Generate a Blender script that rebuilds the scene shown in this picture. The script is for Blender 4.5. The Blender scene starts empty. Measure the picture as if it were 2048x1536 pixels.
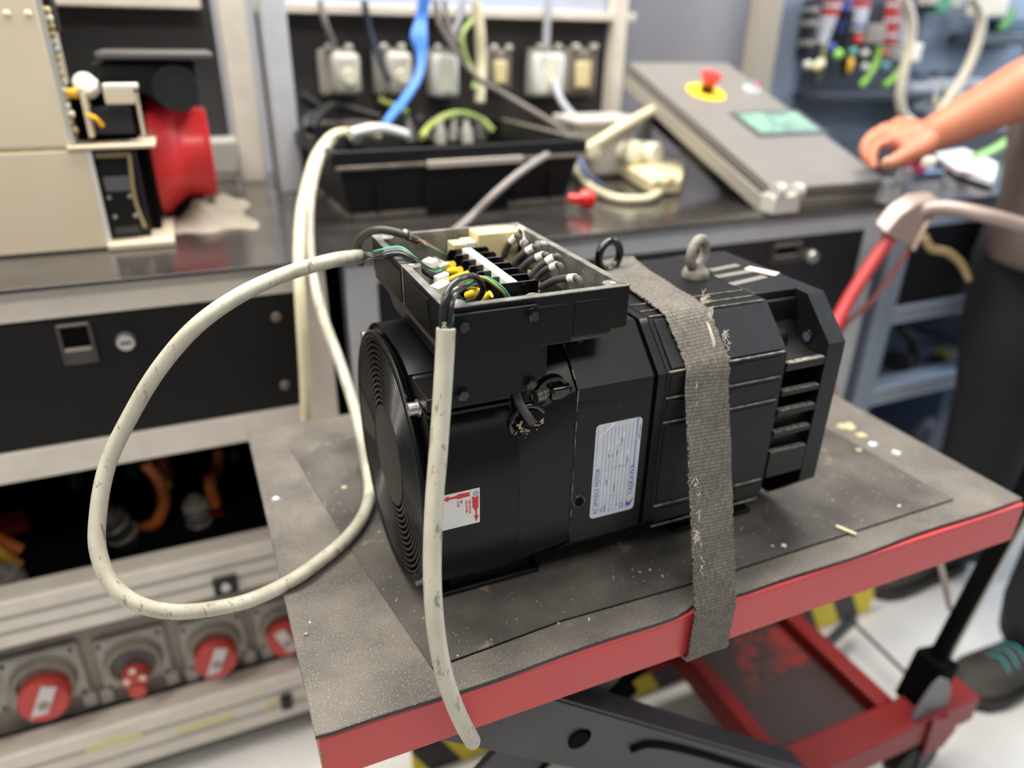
import bpy, math, random
from mathutils import Vector, Matrix
random.seed(7)
R = math.radians
C = bpy.context.scene.collection
scn = bpy.context.scene

# ------------------------------------------------------------------ camera
F, PITCH, ROLL, YAW = 1449.0, R(25.75), R(-0.96), R(23.65)
CAM = Vector((0, 0, 1.17))
_f0 = Vector((0, math.cos(PITCH), -math.sin(PITCH))); _r0 = Vector((1, 0, 0)); _d0 = _f0.cross(_r0)
_r = math.cos(ROLL)*_r0 + math.sin(ROLL)*_d0
_d = -math.sin(ROLL)*_r0 + math.cos(ROLL)*_d0
_Z = Matrix.Rotation(-YAW, 3, 'Z')
RT, DN, FW = _Z @ _r, _Z @ _d, _Z @ _f0
cam = bpy.data.cameras.new('camera'); camo = bpy.data.objects.new('camera', cam); C.objects.link(camo)
m3 = Matrix((RT, -DN, -FW)).transposed()
camo.matrix_world = Matrix.Translation(CAM) @ m3.to_4x4()
cam.sensor_width = 36.0; cam.lens = F/2048*36.0
cam.clip_start = 0.02
cam.dof.use_dof = True; cam.dof.focus_distance = 0.58
cam.dof.aperture_fstop = (cam.lens*0.001)/0.0105
scn.camera = camo

def ray(u, v):
    return RT*((u-1024)/F) + DN*((v-768)/F) + FW
def at(u, v, x=None, y=None, z=None, d=None):
    """point seen at photo pixel u,v on the real plane x=, y= or z= (or at depth d)"""
    r = ray(u, v)
    if d is not None: return CAM + r*d
    if x is not None: t = (x-CAM.x)/r.x
    elif y is not None: t = (y-CAM.y)/r.y
    else: t = (z-CAM.z)/r.z
    return CAM + r*t
def on(u, v, p0, n):
    r = ray(u, v); return CAM + r*((Vector(p0)-CAM).dot(n)/r.dot(n))

# ------------------------------------------------------------------ world, lights, exposure
scn.view_settings.view_transform = 'Standard'
scn.view_settings.look = 'None'
scn.view_settings.gamma = 1.0
scn.view_settings.use_curve_mapping = False
scn.view_settings.exposure = 0.22
w = bpy.data.worlds.new('world'); scn.world = w; w.use_nodes = True
bg = w.node_tree.nodes['Background']; bg.inputs[0].default_value = (0.80, 0.88, 1.0, 1); bg.inputs[1].default_value = 0.20
def area(name, loc, target, sx, sy, power, col):
    l = bpy.data.lights.new(name, 'AREA'); l.shape = 'RECTANGLE'; l.size = sx; l.size_y = sy
    l.energy = power; l.color = col
    o = bpy.data.objects.new(name, l); C.objects.link(o); o.location = loc
    o.rotation_euler = (Vector(target)-Vector(loc)).to_track_quat('-Z', 'Y').to_euler()
    return o
area('ceiling_lamp_middle', (0.3, 1.05, 2.85), (0.3, 0.95, 0), 2.6, 0.4, 104, (1.0, 0.95, 0.87))
area('ceiling_lamp_left', (-1.6, 0.3, 2.85), (-0.6, 0.4, 0), 0.45, 2.4, 44, (1.0, 0.94, 0.85))
area('ceiling_lamp_front', (0.4, -0.9, 2.85), (0.4, -0.4, 0), 2.4, 0.45, 34, (1.0, 0.95, 0.88))
area('window_daylight_right', (3.6, 0.9, 2.0), (0.8, 0.9, 0.7), 1.6, 1.6, 62, (0.72, 0.85, 1.0))

# ------------------------------------------------------------------ materials
def lin(c):
    out = []
    for v in c[:3]:
        v = v/255.0
        out.append(v/12.92 if v <= 0.04045 else ((v+0.055)/1.055)**2.4)
    return tuple(out)+(1.0,)
MATS = {}
def mat(name, col, rough=0.5, metal=0.0, col2=None, nscale=30, namt=0.5, bump=0.0, bscale=200, speck=None,
        speck_scale=900, speck_t=0.72, coat=0.0, emit=None, estr=0.0, stretch=None, wear=None, wear_scale=12, wear_t=0.62,
        alpha=None, spec=0.5, trans=0.0):
    if name in MATS: return MATS[name]
    m = bpy.data.materials.new(name); m.use_nodes = True
    nt = m.node_tree; N = nt.nodes; L = nt.links
    b = N['Principled BSDF']
    b.inputs['Base Color'].default_value = lin(col)
    b.inputs['Roughness'].default_value = rough
    b.inputs['Metallic'].default_value = metal
    b.inputs['Coat Weight'].default_value = coat
    b.inputs['Specular IOR Level'].default_value = spec
    if trans: b.inputs['Transmission Weight'].default_value = trans
    if emit: b.inputs['Emission Color'].default_value = lin(emit); b.inputs['Emission Strength'].default_value = estr
    tc = N.new('ShaderNodeTexCoord'); vec = tc.outputs['Object']
    if stretch:
        mp = N.new('ShaderNodeMapping'); mp.inputs['Scale'].default_value = stretch
        L.new(vec, mp.inputs['Vector']); vec = mp.outputs['Vector']
    cur = None
    def noise(scale, detail=4, rg=0.55):
        n = N.new('ShaderNodeTexNoise'); n.inputs['Scale'].default_value = scale
        n.inputs['Detail'].default_value = detail; n.inputs['Roughness'].default_value = rg
        L.new(vec, n.inputs['Vector']); return n.outputs['Fac']
    def ramp(fac, a, bb):
        r = N.new('ShaderNodeMapRange'); r.inputs['From Min'].default_value = a; r.inputs['From Max'].default_value = bb
        L.new(fac, r.inputs['Value']); return r.outputs['Result']
    def mix(fac, A, B):
        x = N.new('ShaderNodeMix'); x.data_type = 'RGBA'
        L.new(fac, x.inputs['Factor'])
        if isinstance(A, tuple): x.inputs['A'].default_value = A
        else: L.new(A, x.inputs['A'])
        if isinstance(B, tuple): x.inputs['B'].default_value = B
        else: L.new(B, x.inputs['B'])
        return x.outputs['Result']
    cur = lin(col)
    if col2 is not None:
        f = ramp(noise(nscale, 6), 0.5-0.25*namt-0.02, 0.5+0.25*namt+0.05)
        cur = mix(f, cur, lin(col2))
    if wear is not None:
        f = ramp(noise(wear_scale, 8, 0.7), wear_t, wear_t+0.04)
        cur = mix(f, cur, lin(wear))
    if speck is not None:
        f = ramp(noise(speck_scale, 2), speck_t, speck_t+0.05)
        cur = mix(f, cur, lin(speck))
    if not isinstance(cur, tuple): L.new(cur, b.inputs['Base Color'])
    if bump:
        bn = N.new('ShaderNodeBump'); bn.inputs['Strength'].default_value = bump; bn.inputs['Distance'].default_value = 0.001
        L.new(noise(bscale, 5), bn.inputs['Height']); L.new(bn.outputs['Normal'], b.inputs['Normal'])
    MATS[name] = m
    return m

M_motor = mat('black motor paint', (13, 13, 14), 0.36, spec=0.26, bump=0.06, bscale=900, speck=(150, 145, 135), speck_scale=420, speck_t=0.765)
M_motor_rough = mat('black cast paint', (15, 16, 18), 0.38, spec=0.36, bump=0.5, bscale=420, speck=(150, 145, 135), speck_scale=300, speck_t=0.74)
M_motor_lam = mat('black laminated steel', (13, 13, 15), 0.36, spec=0.28, bump=0.35, bscale=260, stretch=(6, 1, 1), speck=(140, 135, 125), speck_scale=260, speck_t=0.76)
M_box = mat('satin black paint', (11, 11, 13), 0.38, spec=0.24, bump=0.03, bscale=900, speck=(120, 115, 108), speck_scale=330, speck_t=0.78)
M_ringp = mat('ring paint', (22, 22, 22), 0.28, spec=0.6)
M_gloss = mat('glossy black paint', (8, 8, 9), 0.16, coat=0.5)
M_lit_edge = mat('lit edge tone', (170, 163, 150), 0.45, metal=0.5, col2=(70, 68, 64), nscale=160, namt=0.6)  # overhead light on the stator ledges, put into the rib colour
M_alu_raw = mat('raw cast aluminium', (150, 148, 142), 0.5, metal=0.55, col2=(100, 98, 92), nscale=60, bump=0.3, bscale=250, speck=(235, 233, 225), speck_scale=500, speck_t=0.68)
M_steel = mat('zinc steel', (190, 188, 182), 0.3, metal=0.8)
M_eye = mat('grey painted eyebolt', (148, 142, 132), 0.55, col2=(112, 106, 98), nscale=120, bump=0.3, bscale=500)
M_mat = mat('dusty rubber mat', (88, 84, 80), 0.62, spec=0.34, col2=(116, 110, 102), nscale=16, namt=0.5, bump=0.6, bscale=1100, speck=(170, 164, 152), speck_scale=800, speck_t=0.62, wear=(150, 143, 128), wear_scale=16, wear_t=0.66)
M_mat2 = mat('worn dark rubber inlay', (68, 65, 62), 0.6, spec=0.34, col2=(98, 93, 87), nscale=14, namt=0.5, bump=0.25, bscale=500, speck=(190, 183, 168), speck_scale=300, speck_t=0.70, wear=(124, 116, 102), wear_scale=15, wear_t=0.62)
M_mat_edge = mat('rubber mat edge', (40, 44, 45), 0.6)
M_red = mat('red cart paint', (190, 58, 60), 0.42, col2=(182, 68, 68), nscale=14, bump=0.25, bscale=90, stretch=(0.5, 1, 1.6), wear=(92, 56, 50), wear_scale=30, wear_t=0.69)
M_red2 = mat('worn red lift paint', (132, 20, 18), 0.45, col2=(120, 22, 20), nscale=9, bump=0.2, wear=(60, 44, 42), wear_scale=9, wear_t=0.66)
M_plate = mat('oily worn base plate', (58, 44, 42), 0.5, col2=(48, 34, 34), nscale=12, wear=(132, 36, 28), wear_scale=5, wear_t=0.60)
M_arm = mat('dark grey lift arm', (52, 53, 57), 0.42, col2=(42, 43, 47), nscale=12)
M_black = mat('black plastic', (19, 19, 21), 0.45, spec=0.35)
M_dark = mat('dark gap', (8, 8, 9), 0.8, spec=0.08)
M_alu = mat('anodised aluminium', (216, 208, 196), 0.42, metal=0.12, col2=(204, 196, 184), nscale=20)
M_alu_cool = mat('aluminium profile', (194, 197, 202), 0.4, metal=0.15, col2=(182, 186, 192), nscale=20)
M_cream = mat('cream enamel', (216, 203, 180), 0.45, col2=(210, 196, 170), nscale=6, bump=0.04)
M_cream_edge = mat('yellowed enamel', (206, 194, 150), 0.5, col2=(160, 140, 90), nscale=30)
M_worktop = mat('glossy dark worktop', (44, 42, 42), 0.2, coat=0.35, col2=(62, 58, 56), nscale=9, speck=(150, 145, 140), speck_scale=240, speck_t=0.76)
M_back = mat('dark grey back panel', (58, 58, 60), 0.55)
M_back2 = mat('dark brown grey panel', (56, 52, 51), 0.55)
M_drawer = mat('black drawer front', (24, 23, 24), 0.5, spec=0.16, col2=(29, 28, 29), nscale=5)
M_wall = mat('blue grey panel', (128, 140, 162), 0.5, col2=(118, 130, 152), nscale=3)
M_wallgrey = mat('light grey panel', (138, 138, 146), 0.5)
M_floor = mat('pale resin floor', (205, 203, 200), 0.3, col2=(190, 189, 188), nscale=6, namt=0.7)
M_cable = mat('dirty cream cable sheath', (194, 190, 174), 0.42, col2=(174, 169, 152), nscale=60, wear=(140, 132, 114), wear_scale=150, wear_t=0.585, stretch=(1, 1, 0.3), bump=0.1, bscale=150)
M_cable_clean = mat('cream cable', (214, 206, 174), 0.45, col2=(200, 192, 160), nscale=20)
M_cable_grey = mat('grey cable', (138, 132, 130), 0.5)
M_wire = mat('glossy black wire', (28, 29, 32), 0.25, coat=0.3)
M_wire_grey = mat('dark grey lead', (62, 60, 58), 0.5)
M_wire_blue = mat('dark blue wire', (30, 42, 84), 0.35)
M_green = mat('green wire', (40, 160, 122), 0.4)
M_yg = mat('yellow green wire', (168, 176, 92), 0.45, col2=(120, 160, 100), nscale=9)
M_yel = mat('yellow crimp sleeve', (232, 200, 48), 0.45, bump=0.3, bscale=300)
M_blue = mat('blue cable', (64, 122, 206), 0.45)
M_white = mat('white plastic', (232, 230, 218), 0.5)
M_offwhite = mat('off white plastic', (216, 212, 190), 0.5)
M_beige = mat('beige plastic', (208, 192, 146), 0.45)
M_paper = mat('white tag paper', (238, 235, 222), 0.6)
M_ink = mat('black ink', (30, 30, 34), 0.7)
M_strapgrey = None
M_sock = mat('grey socket housing', (168, 164, 156), 0.5, col2=(150, 146, 138), nscale=30)
M_sockdark = mat('dirty socket plate', (128, 120, 110), 0.5, col2=(150, 142, 130), nscale=25)
M_redp = mat('red plastic', (226, 52, 54), 0.35, coat=0.2)
M_reddull = mat('red plug cap', (184, 66, 60), 0.5)
M_yellow = mat('yellow plastic', (238, 204, 40), 0.45)
M_orange = mat('orange cable', (176, 96, 40), 0.45)
M_limegreen = mat('lime green cable', (134, 186, 74), 0.45)
M_panel = mat('grey control panel', (118, 114, 110), 0.45, col2=(124, 120, 116), nscale=4)
M_screen = mat('touch screen', (90, 104, 106), 0.3, emit=(170, 186, 188), estr=0.16, col2=(130, 176, 146), nscale=30)
M_skin = mat('skin', (200, 128, 98), 0.5, col2=(188, 114, 86), nscale=9, bump=0.15, bscale=120)
M_nail = mat('nail', (236, 196, 170), 0.35)
M_shirt = mat('grey brown cotton', (112, 98, 92), 0.85, col2=(102, 88, 84), nscale=8, bump=0.3, bscale=30)
M_trouser = mat('black trousers', (33, 33, 37), 0.8, col2=(27, 27, 31), nscale=6, bump=0.4, bscale=20)
M_shoe = mat('dark work shoe', (58, 54, 48), 0.7, col2=(40, 38, 36), nscale=24, wear=(96, 90, 70), wear_scale=30, wear_t=0.66)
M_teal = mat('teal lace', (58, 150, 160), 0.6)
M_hair = mat('brown hair', (60, 44, 34), 0.7)
M_brass = mat('brass lever', (172, 152, 108), 0.4, metal=0.3)
M_handle = mat('greyish handle tube', (164, 146, 140), 0.4, metal=0.2)
M_cloth = mat('grey rag', (158, 150, 138), 0.9, col2=(144, 136, 124), nscale=20, bump=0.6, bscale=120)
M_bluegrey = mat('blue grey plastic', (96, 120, 158), 0.5)
M_teald = mat('dark teal plastic', (30, 74, 96), 0.5)
M_pink = mat('pink packaging', (206, 76, 96), 0.5)
M_labelblue = mat('blue print', (52, 78, 150), 0.5)
M_plate_silver = mat('nameplate silver', (186, 191, 200), 0.33, metal=0.25, col2=(196, 200, 207), nscale=60)
M_sticker = mat('silver sticker', (196, 198, 200), 0.3, metal=0.4, col2=(206, 204, 198), nscale=40)
M_printred = mat('red print', (192, 42, 44), 0.5)
M_glue = mat('old sealant', (196, 184, 150), 0.6, bump=0.8, bscale=300)
M_tape = mat('yellowed tape', (206, 198, 150), 0.5)
M_clear = mat('clear lens', (235, 240, 240), 0.15, trans=0.4)

def hazard_mat():
    m = bpy.data.materials.new('hazard stripes'); m.use_nodes = True; nt = m.node_tree; N = nt.nodes; L = nt.links
    b = N['Principled BSDF']; b.inputs['Roughness'].default_value = 0.45
    tc = N.new('ShaderNodeTexCoord'); mp = N.new('ShaderNodeMapping'); mp.inputs['Rotation'].default_value = (0, R(28), 0)
    wv = N.new('ShaderNodeTexWave'); wv.wave_type = 'BANDS'; wv.bands_direction = 'X'; wv.inputs['Scale'].default_value = 3.0
    cr = N.new('ShaderNodeValToRGB'); cr.color_ramp.interpolation = 'CONSTANT'
    cr.color_ramp.elements[0].color = lin((28, 28, 30)); cr.color_ramp.elements[1].position = 0.5; cr.color_ramp.elements[1].color = lin((238, 214, 40))
    L.new(tc.outputs['Object'], mp.inputs['Vector']); L.new(mp.outputs['Vector'], wv.inputs['Vector'])
    L.new(wv.outputs['Fac'], cr.inputs['Fac']); L.new(cr.outputs['Color'], b.inputs['Base Color'])
    return m
M_hazard = hazard_mat()

def strap_mat():
    m = bpy.data.materials.new('woven polyester webbing'); m.use_nodes = True; nt = m.node_tree; N = nt.nodes; L = nt.links
    b = N['Principled BSDF']; b.inputs['Roughness'].default_value = 0.75
    uv = N.new('ShaderNodeUVMap'); uv.uv_map = 'UVMap'
    n0 = N.new('ShaderNodeTexNoise'); n0.inputs['Scale'].default_value = 60; L.new(uv.outputs['UV'], n0.inputs['Vector'])
    add = N.new('ShaderNodeMixRGB'); add.blend_type = 'LINEAR_LIGHT'; add.inputs['Fac'].default_value = 0.0009
    L.new(uv.outputs['UV'], add.inputs['Color1']); L.new(n0.outputs['Color'], add.inputs['Color2'])
    br = N.new('ShaderNodeTexBrick'); br.inputs['Scale'].default_value = 1.0
    br.inputs['Brick Width'].default_value = 0.00105; br.inputs['Row Height'].default_value = 0.0033
    br.inputs['Mortar Size'].default_value = 0.00025; br.inputs['Mortar Smooth'].default_value = 0.6
    br.inputs['Color1'].default_value = lin((156, 149, 137)); br.inputs['Color2'].default_value = lin((116, 110, 102)); br.inputs['Mortar'].default_value = lin((34, 32, 31))
    L.new(add.outputs['Color'], br.inputs['Vector'])
    n1 = N.new('ShaderNodeTexNoise'); n1.inputs['Scale'].default_value = 25; n1.inputs['Detail'].default_value = 8
    L.new(uv.outputs['UV'], n1.inputs['Vector'])
    mr = N.new('ShaderNodeMapRange'); mr.inputs['From Min'].default_value = 0.35; mr.inputs['From Max'].default_value = 0.7
    L.new(n1.outputs['Fac'], mr.inputs['Value'])
    mx = N.new('ShaderNodeMix'); mx.data_type = 'RGBA'; mx.blend_type = 'MULTIPLY'; mx.inputs['Factor'].default_value = 0.5
    L.new(br.outputs['Color'], mx.inputs['A']); mx.inputs['B'].default_value = (0.5, 0.48, 0.46, 1)
    mx2 = N.new('ShaderNodeMix'); mx2.data_type = 'RGBA'
    L.new(mr.outputs['Result'], mx2.inputs['Factor']); L.new(br.outputs['Color'], mx2.inputs['A']); L.new(mx.outputs['Result'], mx2.inputs['B'])
    L.new(mx2.outputs['Result'], b.inputs['Base Color'])
    bm = N.new('ShaderNodeBump'); bm.inputs['Strength'].default_value = 0.9; bm.inputs['Distance'].default_value = 0.0007
    inv = N.new('ShaderNodeMath'); inv.operation = 'SUBTRACT'; inv.inputs[0].default_value = 1.0
    L.new(br.outputs['Fac'], inv.inputs[1]); L.new(inv.outputs[0], bm.inputs['Height']); L.new(bm.outputs['Normal'], b.inputs['Normal'])
    return m
M_strap = strap_mat()

# ------------------------------------------------------------------ mesh helper
class MB:
    def __init__(s): s.v = []; s.f = []; s.uv = None
    def quad(s, a, b, c, d):
        i = len(s.v); s.v += [Vector(a), Vector(b), Vector(c), Vector(d)]; s.f.append((i, i+1, i+2, i+3)); return s
    def box(s, x0, y0, z0, x1, y1, z1):
        i = len(s.v)
        s.v += [Vector(p) for p in ((x0, y0, z0), (x1, y0, z0), (x1, y1, z0), (x0, y1, z0), (x0, y0, z1), (x1, y0, z1), (x1, y1, z1), (x0, y1, z1))]
        s.f += [(i, i+3, i+2, i+1), (i+4, i+5, i+6, i+7), (i, i+1, i+5, i+4), (i+1, i+2, i+6, i+5), (i+2, i+3, i+7, i+6), (i+3, i, i+4, i+7)]
        return s
    def obox(s, c, ax, ay, az, hx, hy, hz):
        """oriented box"""
        c = Vector(c); i = len(s.v); X, Y, Zv = ax.normalized()*hx, ay.normalized()*hy, az.normalized()*hz
        for k in ((-1, -1, -1), (1, -1, -1), (1, 1, -1), (-1, 1, -1), (-1, -1, 1), (1, -1, 1), (1, 1, 1), (-1, 1, 1)):
            s.v.append(c + X*k[0] + Y*k[1] + Zv*k[2])
        s.f += [(i, i+3, i+2, i+1), (i+4, i+5, i+6, i+7), (i, i+1, i+5, i+4), (i+1, i+2, i+6, i+5), (i+2, i+3, i+7, i+6), (i+3, i, i+4, i+7)]
        return s
    def loft(s, secs, close=True, cap=True):
        i = len(s.v); n = len(secs[0])
        for sec in secs: s.v += [Vector(p) for p in sec]
        for k in range(len(secs)-1):
            for j in range(n if close else n-1):
                a = i+k*n+j; b = i+k*n+(j+1) % n
                s.f.append((a, b, b+n, a+n))
        if cap and close:
            s.f.append(tuple(i+j for j in reversed(range(n)))); s.f.append(tuple(i+(len(secs)-1)*n+j for j in range(n)))
        return s
    def prism(s, pts, off):
        off = Vector(off); return s.loft([[Vector(p) for p in pts], [Vector(p)+off for p in pts]])
    def cyl(s, p0, p1, r0, r1=None, n=20):
        p0, p1 = Vector(p0), Vector(p1); r1 = r0 if r1 is None else r1
        d = (p1-p0).normalized(); a = d.orthogonal().normalized(); b = d.cross(a)
        return s.loft([[p+(a*math.cos(t)+b*math.sin(t))*r for t in [2*math.pi*k/n for k in range(n)]] for p, r in ((p0, r0), (p1, r1))])
    def lathe(s, o, d, prof, n=28, cap=True):
        """prof list of (distance along d, radius)"""
        o = Vector(o); d = Vector(d).normalized(); a = d.orthogonal().normalized(); b = d.cross(a)
        return s.loft([[o+d*h+(a*math.cos(t)+b*math.sin(t))*max(r, 1e-5) for t in [2*math.pi*k/n for k in range(n)]] for h, r in prof], cap=cap)
    def torus(s, c, nrm, Rr, r, n=36, m=10, flat=1.0):
        c = Vector(c); d = Vector(nrm).normalized(); a = d.orthogonal().normalized(); b = d.cross(a); i = len(s.v)
        for k in range(n):
            t = 2*math.pi*k/n; e = a*math.cos(t)+b*math.sin(t)
            for j in range(m):
                q = 2*math.pi*j/m; s.v.append(c+e*(Rr+r*math.cos(q))+d*(r*flat*math.sin(q)))
        for k in range(n):
            for j in range(m):
                s.f.append((i+k*m+j, i+k*m+(j+1) % m, i+((k+1) % n)*m+(j+1) % m, i+((k+1) % n)*m+j))
        return s
    def sphere(s, c, r, n=14, sc=(1, 1, 1)):
        c = Vector(c); secs = []
        for k in range(1, n):
            t = math.pi*k/n
            secs.append([c+Vector((r*sc[0]*math.sin(t)*math.cos(q), r*sc[1]*math.sin(t)*math.sin(q), r*sc[2]*math.cos(t))) for q in [2*math.pi*j/(2*n) for j in range(2*n)]])
        s.loft(secs); return s
    def tube(s, pts, r, n=12, seg=8, smooth=True, r_end=None, capround=False):
        P = [Vector(p) for p in pts]
        if smooth and len(P) > 2:
            Q = []
            E = [P[0]*2-P[1]]+P+[P[-1]*2-P[-2]]
            for k in range(1, len(E)-2):
                p0, p1, p2, p3 = E[k-1:k+3]
                t0 = 0; t1 = t0+max((p1-p0).length, 1e-6)**0.5; t2 = t1+max((p2-p1).length, 1e-6)**0.5; t3 = t2+max((p3-p2).length, 1e-6)**0.5
                for j in range(seg):
                    t = t1+(t2-t1)*j/seg
                    A1 = p0*((t1-t)/(t1-t0))+p1*((t-t0)/(t1-t0)); A2 = p1*((t2-t)/(t2-t1))+p2*((t-t1)/(t2-t1)); A3 = p2*((t3-t)/(t3-t2))+p3*((t-t2)/(t3-t2))
                    B1 = A1*((t2-t)/(t2-t0))+A2*((t-t0)/(t2-t0)); B2 = A2*((t3-t)/(t3-t1))+A3*((t-t1)/(t3-t1))
                    Q.append(B1*((t2-t)/(t2-t1))+B2*((t-t1)/(t2-t1)))
            Q.append(P[-1]); P = Q
        T = [(P[min(k+1, len(P)-1)]-P[max(k-1, 0)]).normalized() for k in range(len(P))]
        a = T[0].orthogonal().normalized(); secs = []
        for k, p in enumerate(P):
            if k: a = (a-T[k]*a.dot(T[k])).normalized()
            b = T[k].cross(a); rr = r if r_end is None else r+(r_end-r)*k/(len(P)-1)
            secs.append([p+(a*math.cos(t)+b*math.sin(t))*rr for t in [2*math.pi*j/n for j in range(n)]])
        if capround:
            b0 = T[-1]; ce = P[-1]
            for h, q in ((0.5, 0.87), (0.87, 0.5), (1.0, 0.08)):
                secs.append([ce+b0*(r*h)+(pt-ce)*q for pt in secs[len(P)-1]])
        return s.loft(secs)
    def limb(s, pts, radii, n=16):
        P = [Vector(p) for p in pts]; Q = []; RR = []
        for k in range(len(P)-1):
            for j in range(4): Q.append(P[k].lerp(P[k+1], j/4)); RR.append(radii[k]+(radii[k+1]-radii[k])*j/4)
        Q.append(P[-1]); RR.append(radii[-1])
        for _ in range(2): Q = [Q[0]]+[(Q[k-1]+Q[k]*2+Q[k+1])/4 for k in range(1, len(Q)-1)]+[Q[-1]]
        T = [(Q[min(k+1, len(Q)-1)]-Q[max(k-1, 0)]).normalized() for k in range(len(Q))]
        a = T[0].orthogonal().normalized(); S = []
        ring = lambda c, r, a, b: [c+(a*math.cos(t)+b*math.sin(t))*r for t in [2*math.pi*j/n for j in range(n)]]
        b0 = T[0].cross(a)
        for h, q in ((1.0, .1), (.87, .5), (.5, .87)): S.append(ring(Q[0]-T[0]*RR[0]*h, RR[0]*q, a, b0))
        for k in range(len(Q)):
            a = (a-T[k]*a.dot(T[k])).normalized(); b = T[k].cross(a); S.append(ring(Q[k], RR[k], a, b))
        for h, q in ((.5, .87), (.87, .5), (1.0, .1)): S.append(ring(Q[-1]+T[-1]*RR[-1]*h, RR[-1]*q, a, b))
        return s.loft(S)
    def build(s, name, m, parent=None, bevel=0, smooth=True, angle=38, seg=2, base=None):
        if parent is not None: L = Vector(parent['_L'])
        elif base is not None: L = Vector(base)
        else:
            xs = [p.x for p in s.v]; ys = [p.y for p in s.v]; zs = [p.z for p in s.v]
            L = Vector(((min(xs)+max(xs))/2, (min(ys)+max(ys))/2, min(zs)))
        me = bpy.data.meshes.new(name); me.from_pydata([tuple(p-L) for p in s.v], [], s.f)
        me.update()
        if s.uv:
            ul = me.uv_layers.new(name='UVMap')
            for lp in me.loops: ul.data[lp.index].uv = s.uv[lp.vertex_index]
        me.materials.append(m)
        import bmesh
        bm = bmesh.new(); bm.from_mesh(me); bmesh.ops.recalc_face_normals(bm, faces=bm.faces); bm.to_mesh(me); bm.free()
        if smooth:
            me.shade_smooth(); me.set_sharp_from_angle(angle=R(angle))
        o = bpy.data.objects.new(name, me); C.objects.link(o)
        if parent is not None: o.parent = parent; o['_L'] = tuple(L)
        else: o.location = L; o['_L'] = tuple(L)
        if bevel:
            md = o.modifiers.new('bevel', 'BEVEL'); md.width = bevel; md.segments = seg; md.limit_method = 'ANGLE'; md.angle_limit = R(40); md.harden_normals = False
        return o
def tag(o, label, cat, group=None, kind=None):
    o['label'] = label; o['category'] = cat
    if group: o['group'] = group
    if kind: o['kind'] = kind
    return o
def thing(name, loc, label, cat, group=None):
    o = bpy.data.objects.new(name, None); C.objects.link(o); o.location = loc; o.empty_display_size = 0.02
    o['_L'] = tuple(loc); return tag(o, label, cat, group)
def struct(o): o['kind'] = 'structure'; return o
def B(x0, y0, z0, x1, y1, z1): return MB().box(x0, y0, z0, x1, y1, z1)
def copy_tree(src, delta, parent=None, label=None):
    o = src.copy(); C.objects.link(o)
    if parent is None: o.location = src.location + Vector(delta)
    else: o.parent = parent
    if label: o['label'] = label
    for ch in src.children: copy_tree(ch, (0, 0, 0), o)
    return o
def text(name, s, size, origin, right, up, m, parent, ext=0.00005, align='LEFT', sx=1.0):
    cu = bpy.data.curves.new(name, 'FONT'); cu.body = s; cu.size = size; cu.extrude = ext; cu.align_x = align
    tmp = bpy.data.objects.new(name, cu); me = bpy.data.meshes.new_from_object(tmp); bpy.data.objects.remove(tmp); bpy.data.curves.remove(cu)
    me.materials.clear(); me.materials.append(m)
    o = bpy.data.objects.new(name, me); C.objects.link(o)
    Xv = Vector(right).normalized(); Yv = Vector(up).normalized(); Zv = Xv.cross(Yv)
    mm = Matrix((Xv*sx, Yv, Zv)).transposed().to_4x4(); mm.translation = Vector(origin)-Vector(parent['_L'])
    o.parent = parent; o.matrix_local = mm; o['_L'] = parent['_L']
    return o

# ------------------------------------------------------------------ setting
struct(B(-4, -3, -0.05, 6, 3.2, 0).build('floor', M_floor, smooth=False))
struct(B(-4, 2.95, 0, 6, 3.05, 3.0).build('wall_back', mat('plain wall', (170, 172, 178), 0.7), smooth=False))
struct(B(-4, -3, 3.0, 6, 3.2, 3.05).build('ceiling', mat('ceiling white', (215, 215, 212), 0.8), smooth=False))

CT = 0.70     # cart top (upper face of the rubber mat)
BT = 0.89     # workbench top
BY = 1.0      # workbench front plane
# ================================================================== SCISSOR LIFT CART
cart = thing('scissor_lift_cart', (0.42, 0.64, 0), 'red scissor lift cart with rubber covered table carrying the black motor', 'cart')
X0, X1, Y0, Y1 = 0.0205, 0.817, 0.3965, 0.884
tm = MB()
tm.box(X0, Y0, 0.691, X1, Y1, 0.6955)
tm.box(X0, Y0, 0.645, X1, Y0+0.003, 0.6915).box(X0, Y1-0.003, 0.645, X1, Y1, 0.6915)
tm.box(X0, Y0+0.003, 0.645, X0+0.003, Y1-0.003, 0.6915).box(X1-0.003, Y0+0.003, 0.645, X1, Y1-0.003, 0.6915)
tm.box(X0+0.003, Y0+0.003, 0.645, X1-0.003, Y0+0.022, 0.648)
tabletop = tm.build('table_top', M_red, cart, bevel=0.001)
# chipped paint at the near corner
cm = MB()
for k in range(9):
    z = 0.688-0.005*k; cm.box(X0-0.0003, Y0-0.0003, z-0.0012-random.random()*0.002, X0+0.0012+random.random()*0.002, Y0+0.002, z)
cm.build('bare_corner_edge', mat('bare rusty steel', (120, 96, 70), 0.6, col2=(150, 130, 96), nscale=300), tabletop, smooth=False)
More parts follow.
